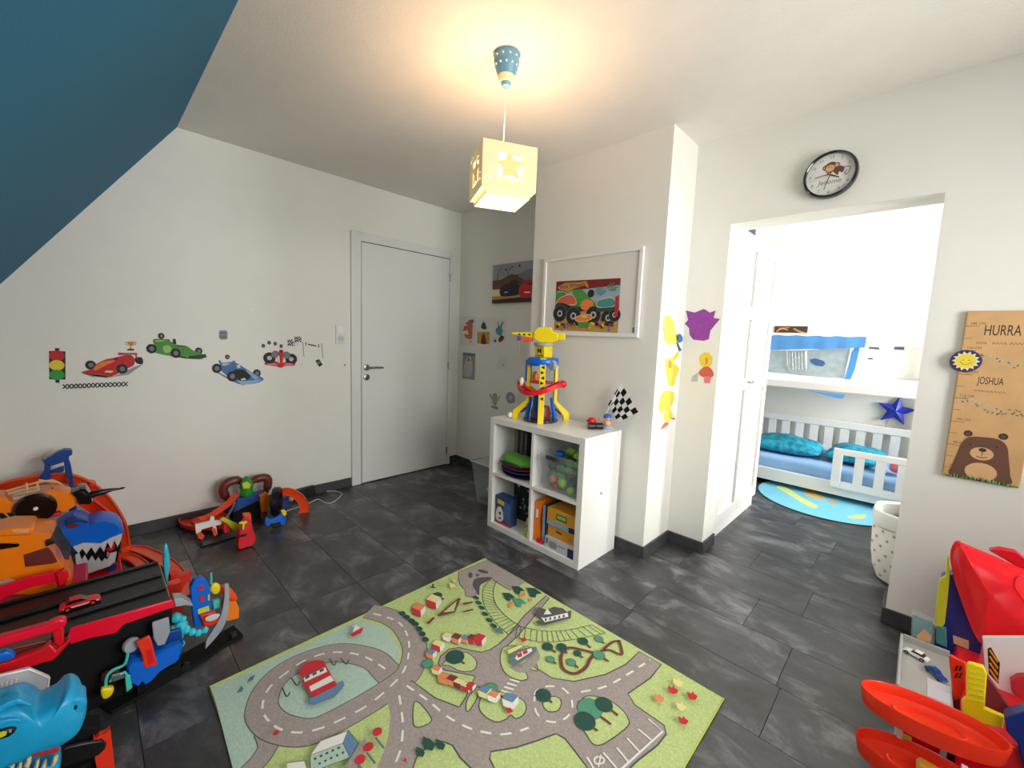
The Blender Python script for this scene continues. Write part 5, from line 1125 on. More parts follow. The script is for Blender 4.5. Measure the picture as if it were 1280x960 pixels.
obj('upper_ring', MB().lathe(tc, [(.035,.285),(.075,.285),(.080,.295),(.080,.318),(.074,.326),(.035,.326),(.035,.285)], seg=28), BL, t)
obj('elevator', MB().box(tc.x-.080,tc.x-.056,tc.y-.045,tc.y-.018,TZ+.20,TZ+.31), BL, t, bevel=.003)
obj('grey_gear', MB().lathe(W3(.078,-.02,.292), [(0,-.012),(.022,-.012),(.026,-.004),(.026,.006),(.020,.012),(0,.012)], (0,1,0), 10), 'toy_grey', t)
# red spiral slide
pts = [W3(-.115+.0*k,-.03,.185) for k in range(1)]+[W3(.088*math.cos(a_)*1.02, .088*math.sin(a_), .175-.035*math.sin((a_+PI)/1.0)*(1 if a_ < 0 else 0)+.006*k_) for k_, a_ in enumerate([-PI+.2+.25*i for i in range(11)])]
sl = [(-.118,-.035,.190),(-.085,-.07,.172),(-.03,-.105,.150),(.03,-.112,.142),(.085,-.085,.158),(.115,-.04,.182),(.128,.0,.196)]
obj('slide', MB().track(spline([W3(*p) for p in sl],4), (0,0,1), .036, .022, .003), 'red', t)
obj('slide_end', MB().sphere(W3(.132,.002,.203), .019, seg=12), 'red', t); obj('slide_end', MB().sphere(W3(-.120,-.030,.193), .010, seg=10), 'red', t)
obj('ring_deck', MB().lathe(tc, [(.03,.196),(.062,.196),(.062,.203),(.03,.203),(.03,.196)], seg=24), 'red', t)
obj('orange_ramp', MB().track([W3(-.05,-.05,.17),W3(.0,-.055,.15),W3(.03,-.05,.155)], (0,0,1), .026, .01), 'orange', t)
obj('platform_figure', MB().lathe(W3(-.03,-.02,.204), [(0,0),(.014,0),(.018,.02),(.010,.045),(0,.05)], seg=12), 'orange', t)
obj('white_bucket', MB().lathe(W3(-.085,-.062,.172), [(0,0),(.010,.004),(.012,.03),(.008,.045),(0,.048)], seg=12), 'white_gloss', t)
obj('mast', MB().box(tc.x-.032,tc.x+.032,tc.y-.032,tc.y+.032,TZ+.3265,TZ+.385), YL, t, bevel=.003)
m = MB()
for sx_ in (-1, 1):
    m.box(tc.x-.026,tc.x+.026,tc.y-.0335,tc.y-.0325,TZ+.335,TZ+.338); 
m.prism([W3(-.012,-.0326,.345),W3(-.012,-.0326,.375),W3(.0,-.0326,.36)], (0,-.0008,0)); m.prism([W3(.012,-.0326,.345),W3(.012,-.0326,.375),W3(.0,-.0326,.36)], (0,-.0008,0))
obj('mast_marks', m, 'black_matt', t, kind='stuff')
obj('turntable', MB().lathe(tc, [(0,.3855),(.048,.3855),(.050,.392),(.048,.400),(0,.400)], seg=24), 'toy_grey', t)
ja = Vector((-.86, -.51, 0)); js = Vector((.51, -.86, 0))
hd = obj('crane_head', MB().prism([tc+ja*r+Vector((0,0,z))-js*.026 for r, z in ((-.075,.415),(-.075,.452),(-.045,.456),(-.035,.478),(.03,.478),(.05,.455),(.05,.420),(.02,.4005),(-.045,.4005))], js*.052), YL, t, bevel=.004)
obj('jib', MB().prism([tc+ja*r+Vector((0,0,z))-js*.016 for r, z in ((.0505,.424),(.0505,.452),(.165,.448),(.168,.438),(.11,.430))], js*.032), YL, t, bevel=.002)
m = MB()
for j in range(3): m.prism([tc+ja*(.065+.026*j)+Vector((0,0,.434))+js*.0162, tc+ja*(.083+.026*j)+Vector((0,0,.434))+js*.0162, tc+ja*(.074+.026*j)+Vector((0,0,.445))+js*.0162], js*.0006)
obj('jib_marks', m, 'black_matt', t, kind='stuff')
obj('counterweight', MB().obox(tc+ja*-.0905+Vector((0,0,.434)), ja*.030, js*.045, (0,0,.036)), YL, t, bevel=.003)
obj('orange_cab', MB().obox(tc+ja*.085+Vector((0,0,.413)), ja*.05, js*.03, (0,0,.020)), 'track_orange', t, bevel=.003); obj('hook_winch', MB().obox(tc+ja*.13+Vector((0,0,.418)), ja*.018, js*.02, (0,0,.022)), 'p_purple', t, bevel=.003)
obj('hook_line', MB().tube([tc+ja*.13+Vector((0,0,.408)), tc+ja*.125+Vector((0,0,.33))], .0015, 5), 'p_fade', t)
t.scale = (1.25, 1.25, 1.25)
o = obj('white_ball', MB().sphere((1.39,-.605,TZ+.021), .0205, seg=16, rings=10), 'white_gloss', None); setorigin(o, (1.39,-.605,TZ)); top(o, 'white ball at the left front of the shelf top beside the crane tower', 'ball')
# small things at the right end of the shelf top
q0 = Vector((1.875, -.385, TZ))
t = thing('white_cup', 'small white bowl with a red dome in it on the shelf top', 'toy', q0)
obj('bowl', MB().lathe(q0, [(0,.001),(.020,.001),(.034,.012),(.040,.030),(.037,.031),(.030,.014),(.0,.010)], seg=24), 'white_gloss', t); obj('red_dome', MB().sphere(q0+Vector((0,0,.036)), .027, (1,1,.85), 18, 10), 'red', t)
obj('side_knob', MB().sphere(q0+Vector((-.022,-.014,.033)), .006, seg=8), 'black', t)
q = Vector((1.935, -.435, TZ)); dr = Vector((.62,.78,0)).normalized()
t = thing('black_cylinder', 'black ribbed cylinder lying on the shelf top in front of the flag', 'toy', q)
obj('barrel', MB().lathe(q+Vector((0,0,.0205))-dr*.045, [(0,0),(.020,0),(.020,.035),(.018,.037),(.018,.043),(.020,.045),(.020,.088),(0,.09)], dr, 20), 'black', t); obj('front_lens', MB().lathe(q+Vector((0,0,.0205))-dr*.0455, [(0,0),(.014,0),(.014,.001),(0,.001)], -dr, 16), 'black_gloss', t)
q = Vector((1.965, -.355, TZ))
t = thing('toy_figurine', 'small toy figurine with blue cap and blue base behind the black cylinder', 'toy', q)
obj('base', MB().lathe(q, [(0,.0005),(.028,.0005),(.030,.008),(.024,.016),(0,.017)], seg=20), 'p_lblue', t); obj('torso', MB().lathe(q, [(0,.0175),(.018,.018),(.024,.035),(.018,.05),(0,.052)], seg=16), 'flesh', t)
obj('head', MB().sphere(q+Vector((0,0,.066)), .018, seg=14), 'flesh', t); obj('cap', MB().lathe(q+Vector((0,0,.068)), [(0,.0),(.024,.0),(.023,.012),(.013,.021),(0,.023)], seg=18), 'blue', t)
obj('arm', MB().tube([q+Vector((-.02,-.01,.045)),q+Vector((-.04,-.015,.055)),q+Vector((-.046,-.012,.04))], .006, 8), 'flesh', t)
t = thing('racing_flag', 'small black and white chequered flag standing tilted on the shelf end', 'flag', (1.905, -.350, TZ))
P0, P1 = Vector((1.905, -.350, TZ+.001)), bp(776, 482, 'y', -.350)
obj('stick', MB().tube([P0, P1], .0028, 8), 'white_gloss', t)
A0, A1, B1, B0 = [bp(u, v, 'y', -.376) for u, v in ((761.5,505.5),(776,482),(797.5,515.5),(772,527.5))]
# cloth: 5 x 6 squares across the tilted quad, each its own checked patch
def quad(s_, t_): 
    a = A1.lerp(bp(766,512,'y',-.376)*0+A0, s_); b = B1.lerp(B0, s_); p = a.lerp(b, t_); p = p+Vector((0, .004*math.sin(t_*5), 0)); return p
Q = [bp(u, v, 'y', -.376) for u, v in ((779.5,481),(757,510),(773,531),(799,514))]
n1, n2 = 3, 6
Qa, Qb, Qc, Qd = [bp(u, v, 'y', -.352) for u, v in ((776,479),(760,506),(773,528),(798,515))]
for w_ in (0, 1):
    m = MB()
    for i in range(n2):
        for j in range(n1+1):
            if (i+j) % 2 != w_: continue
            f_ = lambda a, b: (Qa.lerp(Qb, a)).lerp(Qd.lerp(Qc, a), b)+Vector((0,.004*math.sin(b*6),0))
            m.prism([f_(j/(n1+1),i/n2), f_((j+1)/(n1+1),i/n2), f_((j+1)/(n1+1),(i+1)/n2), f_(j/(n1+1),(i+1)/n2)], (0,.0012,0))
    obj('flag_cloth', m, 'black_matt' if w_ else 'white_matt', t, label='black squares of the flag' if w_ else 'white squares of the flag', kind='stuff', smooth=False)
# ================================================================== TOYS, helpers
def gz0(l):
    for p in l: p.z = max(p.z, .0008)
    return l
def slab(name, pts, x, d, m, par, bevel=.003, sub=0, **k):
    return obj(name, MB().prism(gz0(px(pts, 'x', x)), (-d,0,0)), m, par, bevel=bevel, sub=sub, **k)
def slaby(name, pts, y, d, m, par, bevel=.003, **k):
    return obj(name, MB().prism(gz0(px(pts, 'y', y)), (0,d,0)), m, par, bevel=bevel, **k)
def puffx(name, pts, x, d, m, par, inset=.25, sub=1, n=5, sm=True, **k):
    P_ = px(pts, 'x', x)
    if sm: P_ = spline(P_, 2, True)
    P_ = [p+Vector((d/2,0,0)) for p in gz0(P_)]
    return obj(name, MB().puff(P_, (-d,0,0), inset, n), m, par, sub=sub, **k)
def toy_car(label, body, loc, rz, glass='black_gloss', hub='silver', L_=.072, tilt=(0,0), trim=None, group=None, cat='toy car'):
    t = thing('toy_car', label, cat, loc, group, local=True, rot=(tilt[0], tilt[1], rz)); s = L_/.072
    m = MB(); W_ = .0135*s
    pf = [(-.036,.006),(-.036,.013),(-.030,.016),(-.012,.017),(.012,.0165),(.030,.013),(.036,.009),(.036,.006)]
    m.loft([[(x*s, -W_, z*s) for x, z in pf], [(x*s, -W_*.6, (z+.001)*s) for x, z in pf], [(x*s, W_*.6, (z+.001)*s) for x, z in pf], [(x*s, W_, z*s) for x, z in pf]])
    obj('car_body', m, body, t, bevel=.0012)
    cf = [(-.026,.0165),(-.018,.0245),(.002,.0245),(.013,.0168)]
    obj('windows', MB().loft([[(x*s, -W_*.86, z*s) for x, z in cf], [(x*s, W_*.86, z*s) for x, z in cf]]), glass, t, bevel=.001)
    obj('roof', MB().box(-.0185*s, .0022*s, -W_*.80, W_*.80, .0245*s, .0262*s), body, t, bevel=.0006)
    for x in (-.022, .022):
        for y in (-1, 1):
            w_ = obj('wheel', MB().lathe((x*s, y*(W_-.001), .0068*s), [(0,-.003*s),(.0066*s,-.003*s),(.0068*s,.003*s),(0,.003*s)], (0,1,0), 14), 'black', t)
            obj('hub', MB().lathe((x*s, y*(W_-.001+.0031*s), .0068*s), [(0,-.0004),(.0036*s,-.0004),(.0036*s,.0004),(0,.0004)], (0,1,0), 10), hub, w_)
    if trim: obj('trim_stripe', MB().box(-.030*s, .033*s, -W_-.0005, -W_-.0001, .008*s, .011*s), trim, t)
    return t
# ================================================================== SHARK GARAGE TRACK SET (left, by the wall)
t = thing('shark_track_set', 'orange loop track set with blue shark head and blue lift tower', 'track set', bp(75, 700, 'x', .4)*1.0)
t.location.z = 0; ORG[t.name] = Vector(t.location)
xl = .20
ring = spline(px([(-60,700),(-45,648),(0,611),(40,600),(80,596),(110,607),(133,627),(150,655),(155,682)], 'x', xl), 5)
cn = bp(60, 720, 'x', xl)
tr = obj('loop_track', MB().track(ring, [((cn-p).normalized()*.5+Vector((.87,0,0))) for p in ring], .062, .014, .004), 'track_orange', t)
ring2 = spline(px([(95,618),(112,628),(128,640),(140,652),(146,672)], 'x', xl+.09), 5); cn2 = bp(60,700,'x',xl+.09)
obj('inner_loop_track', MB().track(ring2, [((cn2-p).normalized()*.5+Vector((.87,0,0))) for p in ring2], .06, .014, .004), 'red_orange', t)
obj('track_joint', MB().obox(bp(115,604,'x',xl), (.07,0,0), (0,.022,-.014), (0,.01,.016)), 'red_orange', t, bevel=.003); obj('track_joint', MB().obox(bp(157,684,'x',xl+.02), (.075,0,0), (0,.04,0), (0,0,.03)), 'track_orange', t, bevel=.003)
fl_ = spline([bp(u, v, 'z', .012) for u, v in ((155,688),(175,688),(205,702),(225,722),(232,745))], 5)
obj('floor_track', MB().track(fl_, (0,0,1), .062, .012, .004), 'track_orange', t)
fl_ = spline([bp(u, v, 'z', .012) for u, v in ((140,697),(160,697),(176,706),(182,716))], 5)
obj('floor_track', MB().track(fl_, (0,0,1), .05, .012, .004), 'track_orange', t)
o8 = crop(0,560,8)
slab('lift_handle', o8((415,118),(435,130),(465,108),(500,90),(570,45),(640,20),(710,22),(725,45),(715,75),(690,82),(688,130),(640,140),(500,185),(505,170),(445,160)), xl+.03, .05, 'dark_blue', t)
slab('lift_post', o8((445,160),(500,180),(505,300),(500,330),(385,345),(405,265),(440,245)), xl+.03, .05, 'dark_blue', t)
slab('lift_post', o8((638,140),(688,130),(705,165),(730,300),(655,290)), xl+.03, .05, 'dark_blue', t); slab('lift_crossbar', o8((505,230),(638,185),(640,235),(505,290)), xl+.02, .03, 'dark_blue', t)
slab('lift_foot', [(86,600),(92,598),(97,648),(100,690),(92,692),(86,648)], xl+.10, .04, 'dark_blue', t)
# shark head, blue upper part, grey jaws with modelled teeth
sx = .56
sh = puffx('shark_head', [(70,652),(80,645),(92,641),(104,643),(111,648),(118,645),(131,642),(147,645),(153,652),(155,664),(150,668),(138,673),(126,680),(112,679),(100,682),(90,686),(86,676),(79,667),(72,660)], sx-.10, .17, 'blue', t, .14, 0, sm=False)
slab('eye', [(82,656),(90,653),(100,656),(92,661),(85,660)], sx-.008, .012, 'brown', sh, bevel=.001)
slab('brow', [(80,651),(95,647),(108,650),(112,655),(100,652),(84,656)], sx-.004, .03, 'dark_blue', sh, bevel=.003)
mth = [(92,686),(104,680),(125,681),(150,668),(152,676),(149,690),(146,703),(128,706),(105,704),(95,700)]
slab('mouth_cavity', mth, sx-.02, .16, 'black_matt', t)
uj = [(91,684),(104,679),(125,680),(140,672),(153,667),(151,676),(147,684),(143,676),(139,686),(134,678),(130,690),(125,683),(119,692),(114,684),(108,693),(103,686),(98,692)]
slab('upper_jaw', uj, sx, .012, 'light_grey', t, bevel=.001)
lj = [(94,694),(99,691),(102,700),(106,694),(110,702),(115,695),(119,702),(123,697),(127,703),(131,698),(134,700),(138,692),(146,690),(144,702),(137,708),(125,712),(108,718),(97,722)]
slab('lower_jaw', lj, sx+.004, .012, 'light_grey', t, bevel=.001); slab('jaw_block', [(95,701),(137,704),(144,703),(137,708),(125,712),(108,718),(97,722)], sx-.009, .15, 'light_grey', t)
slab('tongue', [(132,687),(140,682),(144,678),(143,686),(138,689)], sx-.01, .05, 'red', t, bevel=.001); slab('tongue', [(134,690),(139,693),(138,699),(133,695)], sx-.008, .05, 'p_pink', t, bevel=.001)
slab('chin_prop', [(135,710),(143,704),(146,706),(144,716),(136,716)], sx, .05, 'navy', t)
obj('red_base', MB().box(sx-.24, sx+.03, -2.72, -2.47, .0, .062), 'red', t, bevel=.004)
obj('upper_deck', MB().box(.46, .64, -3.02, -2.655, .415, .430), 'red', t, bevel=.003)
obj('deck_post', MB().box(.48, .52, -2.80, -2.74, .0, .4145), 'dark_blue', t, bevel=.003); obj('deck_post', MB().box(.58, .62, -3.0, -2.94, .0, .4145), 'dark_blue', t, bevel=.003)
hz = slab('hazard_panel', [(0,633),(24,632),(30,640),(26,650),(0,652)], .655, .012, 'yellow', t, bevel=.001)
for k in range(3): slab('black_stripe', [(-12+k*13,634),(-4+k*13,634),(12+k*13,649),(3+k*13,650)], .658, .003, 'black', hz, bevel=0)
obj('orange_clamp', MB().puff([bp(u, v, 'x', .98) for u, v in ((211,716),(222,714),(226,724),(240,715),(241,722),(232,733),(226,745),(219,758),(214,742),(210,730))], (-.06,0,0), .2), 'red_orange', t)
# ---- orange racer with black nose on the deck
a6 = crop(0,580,9.6); rx_ = .655
t = thing('drill_nose_racer', 'orange toy racer with black wheel and long black pointed nose, topmost on the left', 'toy vehicle', (.62, -2.75, .4305))
puffx('racer_body', a6((-60,350),(60,345),(110,400),(150,425),(300,395),(440,372),(480,335),(560,280),(700,268),(850,300),(925,385),(935,460),(830,525),(720,520),(640,532),(580,552),(300,545),(0,548),(-60,548)), rx_-.05, .11, 'orange', t, .08, 0, sm=False)
slab('grey_flank', a6((150,400),(440,345),(560,345),(560,352),(440,385),(160,432)), rx_+.004, .006, 'p_fade', t, bevel=.001)
w_ = obj('wheel', MB().lathe(bp(44.5,635.5,'x',rx_+.022), [(0,-.03),(.058,-.03),(.063,-.02),(.063,.0),(.055,.006),(.03,.004),(0,.004)], (1,0,0), 28), 'black_gloss', t); obj('hub_cap', MB().lathe(bp(44.5,636,'x',rx_+.029), [(0,-.002),(.008,-.002),(.007,.002),(0,.002)], (1,0,0), 10), 'white_gloss', w_)
puffx('nose_cone', a6((850,300),(960,255),(1030,252),(1070,300),(1110,380),(1115,430),(1080,455),(940,455),(925,385)), rx_-.055, .10, 'black_gloss', t, .12, 0, sm=False)
obj('pointed_tip', MB().tube([bp(u, v, 'x', rx_-.055) for u, v in ((110,623),(118,617),(128,615),(140,612),(150,611),(153,610),(157,609.5))], [.012,.016,.014,.007,.004,.006,.001], 10), 'black', t)
m = MB()
for a, b in (((8,614),(46,603)),((10,617),(47,608)),((15,621),(47,612)),((47,603),(66,600)),((33,604),(35,622)),((46,602),(48,613)),((66,600),(78,606)),((48,600),(70,603))): m.tube([bp(*a,'x',rx_-.03), bp(*b,'x',rx_-.03)], .0045, 6)
obj('roll_cage', m, 'p_tan', t, kind='stuff')
slab('fixing_hole', a6((600,365),(635,362),(637,385),(603,388)), rx_+.003, .003, 'brown', t, bevel=0); slab('fixing_hole', a6((615,285),(640,283),(640,297),(618,298)), rx_+.003, .003, 'brown', t, bevel=0)
# ---- orange van on a red carrier tray
o7 = crop(0,640,8); vx = .97
t = thing('red_carrier_tray', 'red open toy carrier tray beneath the orange van', 'toy vehicle', (.93, -2.8, 0))
obj('tray_floor', MB().box(.70, 1.055, -3.08, -2.585, .0005, .20), 'red', t, bevel=.006)
slab('side_wall', o7((-80,760),(0,745),(280,655),(520,600),(640,565),(680,590),(690,640),(650,740),(580,765),(560,700),(300,760),(60,850),(0,905),(-80,915)), 1.06, .012, 'pink_red', t)
slab('end_post', o7((560,615),(640,580),(665,600),(655,720),(590,750)), 1.075, .03, 'red', t)
t = thing('orange_toy_van', 'big orange toy van with dark windows standing on the red tray', 'toy vehicle', (.9, -2.78, .2006))
puffx('van_body', o7((-80,150),(0,138),(200,120),(450,125),(540,140),(560,165),(545,220),(500,275),(480,320),(560,330),(640,480),(700,470),(735,580),(700,700),(640,760),(500,740),(200,735),(-80,740)), vx-.09, .18, 'orange', t, .05, 0, sm=False)
slab('roof_ridge', o7((-60,205),(100,165),(330,160),(345,180),(330,215),(280,235),(-60,250)), vx+.006, .15, 'orange', t, bevel=.006)
slab('roof_label', o7((120,175),(290,180),(287,205),(130,205)), vx+.008, .003, 'p_tan', t, bevel=0)
slab('side_window', o7((235,430),(480,350),(525,400),(575,500),(520,520),(250,552)), vx+.003, .004, 'brown', t, bevel=.002); slab('rear_window', o7((-60,315),(170,310),(200,325),(180,350),(-60,388)), vx+.003, .004, 'black_gloss', t, bevel=.002)
slab('windscreen', o7((560,150),(580,110),(640,230),(700,300),(712,390),(690,480),(645,478),(600,380),(548,310),(505,270)), vx+.004, .012, 'clear_dark', t, bevel=.002); slab('mirror', o7((455,290),(500,272),(548,300),(545,318),(460,350)), vx+.012, .012, 'black', t)
slab('sill', o7((-60,735),(120,715),(160,690),(140,680),(90,672),(-60,720)), vx+.008, .004, 'light_grey', t, bevel=0)
# ---- black car hauler with deck ridges and red fascia
hx0, hx1, hy1, hz_ = 1.10, 1.46, -2.372, .290
t = thing('car_hauler', 'long black toy car hauler with bright red side strip across the left foreground', 'toy vehicle', (1.28, -2.7, 0))
obj('hauler_body', MB().prism([(hx1-.004,-3.1,.002),(hx1-.004,-2.46,.002),(hx1-.004,hy1-.02,.09),(hx1-.004,hy1,.24),(hx1-.004,hy1,hz_-.01),(hx1-.004,-3.1,hz_-.01)], (hx0-hx1+.008,0,0)), 'black_matt', t, bevel=.004)
m = MB(); m.box(hx0, hx1, -3.1, hy1-.004, hz_-.0098, hz_-.002)
obj('deck', m, 'black', t, bevel=.002)
for x in (hx0+.012, hx0+.12, hx0+.135, hx0+.235, hx0+.25, hx1-.012): obj('deck_rib', MB().box(x-.005, x+.005, -3.1, hy1-.006, hz_-.0019, hz_+.008), 'black', t, bevel=.002)
slab('red_strip', [(88,786),(216,749.6),(218.5,759),(155,781),(145,792),(111,798.5),(106,800),(88,806),(84,796)], hx1+.006, .010, 'pink_red', t)
slab('tailgate', [(217,749),(228,748),(240,755),(242,758),(232,757),(219,759)], hx1-.01, .05, 'toy_grey', t)
obj('edge_trim', MB().tube([(hx0,hy1-.001,hz_-.01),(hx1,hy1-.001,hz_-.012)], .002, 6), 'p_fade', t)
o_ = crop(0,740,8); tx = 1.565
slab('tray_top_rail', o_((-80,490),(0,460),(480,330),(510,310),(600,275),(650,275),(670,300),(660,330),(640,350),(560,395),(500,410),(0,555),(-80,580)), tx, .03, 'pink_red', t, bevel=.005)
slab('tray_column', o_((515,350),(640,350),(640,500),(600,560),(540,520)), tx-.002, .026, 'red', t, bevel=.004)
slab('tray_bottom_rail', o_((-80,745),(0,720),(120,690),(430,575),(500,520),(560,590),(700,470),(710,490),(620,600),(530,690),(440,710),(120,815),(0,845),(-80,865)), tx, .03, 'red', t, bevel=.004)
slab('tray_back', o_((-80,600),(0,590),(510,470),(500,520),(430,575),(0,720),(-80,740)), tx-.035, .06, 'brown', t)
toy_car('red flame-trimmed toy car parked lengthways on the black hauler deck', 'red', (1.285, -2.600, hz_-.0015), PI/2, 'black_gloss', 'red_orange', .100, trim='light_grey')
oo = thing('blue_toy_car', 'bright blue toy car inside the red side tray of the hauler', 'toy car', bp(8,819,'x',tx-.02))
puffx('car_body', [(-14,822),(-6,815),(3,813),(8,811),(16,813),(20,817),(16,822),(2,826),(-12,829)], tx-.006, .026, 'blue', oo, .2); slab('windows', [(2,816),(9,814),(14,816),(10,819),(3,820)], tx-.004, .002, 'p_lblue', oo, bevel=0)
# ---- white hexagonal panel
xx = 1.655
t = thing('hexagon_panel', 'pale grey hexagonal plastic panel with white rim below the red tray', 'toy part', bp(30,860,'x',xx))
slab('panel', [(-30,850),(0,845),(36,836),(62,847),(60,862),(42,874),(0,866),(-30,872)], xx, .014, 'pale_grey', t)
m = MB(); m.tube(px([(-30,850),(0,845),(36,836.5),(61.5,847.5),(59.5,862),(42,874)], 'x', xx+.001), .0028, 6); obj('rim', m, 'white_gloss', t)
for k in range(4): slab('ridge', [(0+k*6,862-k*2),(3+k*6,861-k*2),(4+k*6,855-k*2),(1+k*6,855-k*2)], xx+.003, .003, 'white_matt', t, bevel=.0008)
# ---- blue dinosaur head
cr = crop(0,820,6.857); dx_ = 1.865
t = thing('dinosaur_head', 'bright blue plastic dinosaur head with open toothy mouth, bottom left corner', 'toy', (1.74, -2.72, 0))
up_ = puffx('upper_head', cr((-160,420),(0,345),(80,312),(150,300),(220,330),(270,385),(330,392),(400,360),(500,310),(560,262),(585,218),(640,207),(690,235),(712,300),(745,355),(748,430),(722,520),(680,590),(600,650),(520,692),(420,722),(300,750),(200,800),(120,850),(0,890),(-160,930)), dx_, .13, 'sky_blue', t, .30, 1, n=6)
obj('nostril_boss', MB().lathe(bp(91,884,'x',dx_+.048), [(0,-.05),(.023,-.05),(.023,.0),(.018,.006),(.008,.006),(.006,.003),(0,.003)], (1,0,0), 22), 'sky_blue', up_); slab('nostril', cr((625,465),(640,430),(660,425),(655,450),(635,480)), dx_+.0545, .003, 'black', up_, bevel=0)
slab('eye', cr((-30,660),(40,635),(90,620),(148,625),(120,665),(70,700),(0,720),(-30,722)), dx_+.068, .020, 'black', up_); slab('iris', cr((-30,668),(30,650),(62,648),(50,680),(0,705),(-30,708)), dx_+.0705, .004, 'lime_yellow', up_, bevel=0); slab('pupil_glint', cr((75,640),(95,632),(100,650),(80,662)), dx_+.0705, .004, 'toy_grey', up_, bevel=0)
for pts in (cr((-60,470),(60,400),(160,370),(240,400),(290,440),(230,430),(150,415),(60,450),(-60,530)), cr((-60,580),(60,545),(150,540),(230,580),(160,570),(60,580),(-60,620))): slab('brow_fold', pts, dx_+.066, .03, 'sky_blue', up_, bevel=.006, seg=3)
puffx('lower_jaw', cr((-160,960),(0,900),(60,885),(300,880),(500,800),(528,850),(520,920),(480,985),(430,1040),(200,1100),(-160,1120)), dx_-.005, .10, 'sky_blue', t, .16, 1)
slab('gum', cr((70,885),(200,835),(340,815),(460,775),(510,790),(500,830),(340,860),(200,880),(80,900)), dx_+.030, .07, 'p_red', t, bevel=.004)
slab('upper_lip', cr((440,740),(520,700),(600,652),(610,660),(560,700),(500,730),(450,775)), dx_+.030, .05, 'white_gloss', t, bevel=.001)
for pts in (((200,960),(235,890),(272,870),(268,920),(240,985)), ((285,985),(310,915),(340,890),(336,940),(315,1000)), ((345,985),(375,920),(400,900),(398,950),(375,1000)), ((430,960),(460,880),(500,850),(495,900),(460,960)), ((70,960),(110,925),(130,930),(120,985)), ((140,980),(165,935),(190,925),(185,985)), ((430,780),(440,745),(470,735),(465,770),(445,800))):
    obj('tooth', MB().puff(px(cr(*pts),'x',dx_+.048), (-.014,0,0), .5, 4), 'p_cream', t)
# ---- black and orange vehicle at the bottom edge
bx2 = 1.765
t = thing('orange_black_ramp', 'black toy ramp with an orange end plate at the bottom left edge', 'toy part', (1.73, -2.55, 0))
slab('end_plate', cr((800,700),(815,722),(850,690),(900,670),(945,630),(962,770),(990,1010),(840,1010),(815,900),(810,820)), bx2, .020, 'red_orange', t)
slab('black_arm', cr((560,790),(700,755),(800,738),(880,728),(910,760),(900,800),(850,850),(780,880),(600,930),(480,990),(470,1010),(300,1010)), bx2+.012, .011, 'black', t)
slab('black_deck', cr((520,720),(620,650),(700,620),(870,612),(850,650),(820,690),(790,730),(560,780)), bx2-.022, .06, 'black_matt', t); obj('foot', MB().box(1.66, 1.735, -2.66, -2.57, .0005, .04), 'black_matt', t, bevel=.004)
# ================================================================== BLUE CITY TRACK SET (small one on the floor)
t = thing('city_track_set', 'small blue and orange city track set on a black base beside the rug', 'track set', (1.47, -2.36, 0))
obj('base_plate', MB().prism([Vector((1.462,-2.57,.0005)),Vector((1.462,-2.366,.0005)),Vector((1.37,-2.36,.0005)),Vector((1.31,-2.16,.0005))]+[bp(u, v, 'z', .0005) for u, v in ((304,796),(240,836),(185,868),(140,894))], (0,0,.012)), 'black_matt', t, bevel=.002)
px_ = 1.515
puffx('blue_hull', [(157,830),(163,822),(180,822),(215,804),(225,802),(228,806),(224,820),(200,835),(188,848),(180,853),(176,848),(170,855),(161,850)], px_-.012, .045, 'blue', t, .1, 0, sm=False)
obj('hull_foot', MB().box(1.475,1.495,-2.48,-2.36,.013,.06), 'black_matt', t, bevel=.003)
slab('orange_ramp', [(170,803),(187,795),(191,806),(194,820),(198,831),(180,836),(177,818)], px_+.012, .012, 'red_orange', t); slab('ramp_groove', [(183,813),(190,811),(192,828),(186,830)], px_+.0135, .002, 'red', t, bevel=0)
slab('blue_wall', [(156,812),(170,802),(226,786),(230,806),(180,822),(160,834)], 1.478, .014, 'dark_blue', t)
slab('grey_wing', [(190,779),(211,772),(213,790),(206,806),(197,808),(192,799)], px_-.01, .01, 'toy_grey', t); obj('grey_wheel', MB().lathe(bp(164,806,'x',px_-.015), [(0,-.008),(.022,-.008),(.024,0),(.022,.008),(0,.008)], (1,.4,0), 18), 'toy_grey', t)
obj('teal_rail', MB().tube(spline([bp(u, v, 'x', px_-.005) for u, v in ((132,858),(134,845),(142,837),(156,830),(160,815))], 4), .0045, 8), 'aqua', t); slab('teal_clip', [(156,846),(163,843),(166,860),(158,866)], px_+.01, .012, 'aqua', t)
obj('teal_arch', MB().tube([bp(u, v, 'x', px_+.006) for u, v in ((138,852),(141,845),(156,840),(160,846))], .004, 8), 'aqua', t); slab('silver_bar', [(139,847),(154,841),(156,847),(141,853)], px_+.014, .006, 'silver', t, bevel=.001)
puffx('yellow_bumper', [(126,860),(133,858),(142,857),(142,864),(136,871),(129,873),(126,867)], px_, .022, 'yellow', t, .2); obj('yellow_link', MB().tube([bp(127,858,'z',.02), bp(107,866,'z',.02)], .005, 6), 'lime_yellow', t); puffx('red_knob', [(127,843),(135,838),(150,835),(148,842),(134,852),(127,852)], px_-.03, .02, 'p_dred', t, .2)
qx = 1.43
fg = obj('frost_creature', (lambda m: [m.sphere(bp(u, v, 'x', qx), r_*1.35, seg=8, rings=6) for u, v, r_ in ((220,772,.013),(226,783,.017),(222,797,.014),(232,787,.012),(240,790,.010),(215,787,.010),(248,791,.010),(256,788,.009),(228,774,.010),(226,805,.010),(218,808,.008))] and m)(MB()), 'cyan', t, smooth=False)
slab('blue_tower', [(238,735),(243,726),(252,722),(259,726),(263,736),(265,760),(262,778),(250,784),(243,785),(240,760)], 1.385, .03, 'blue', t)
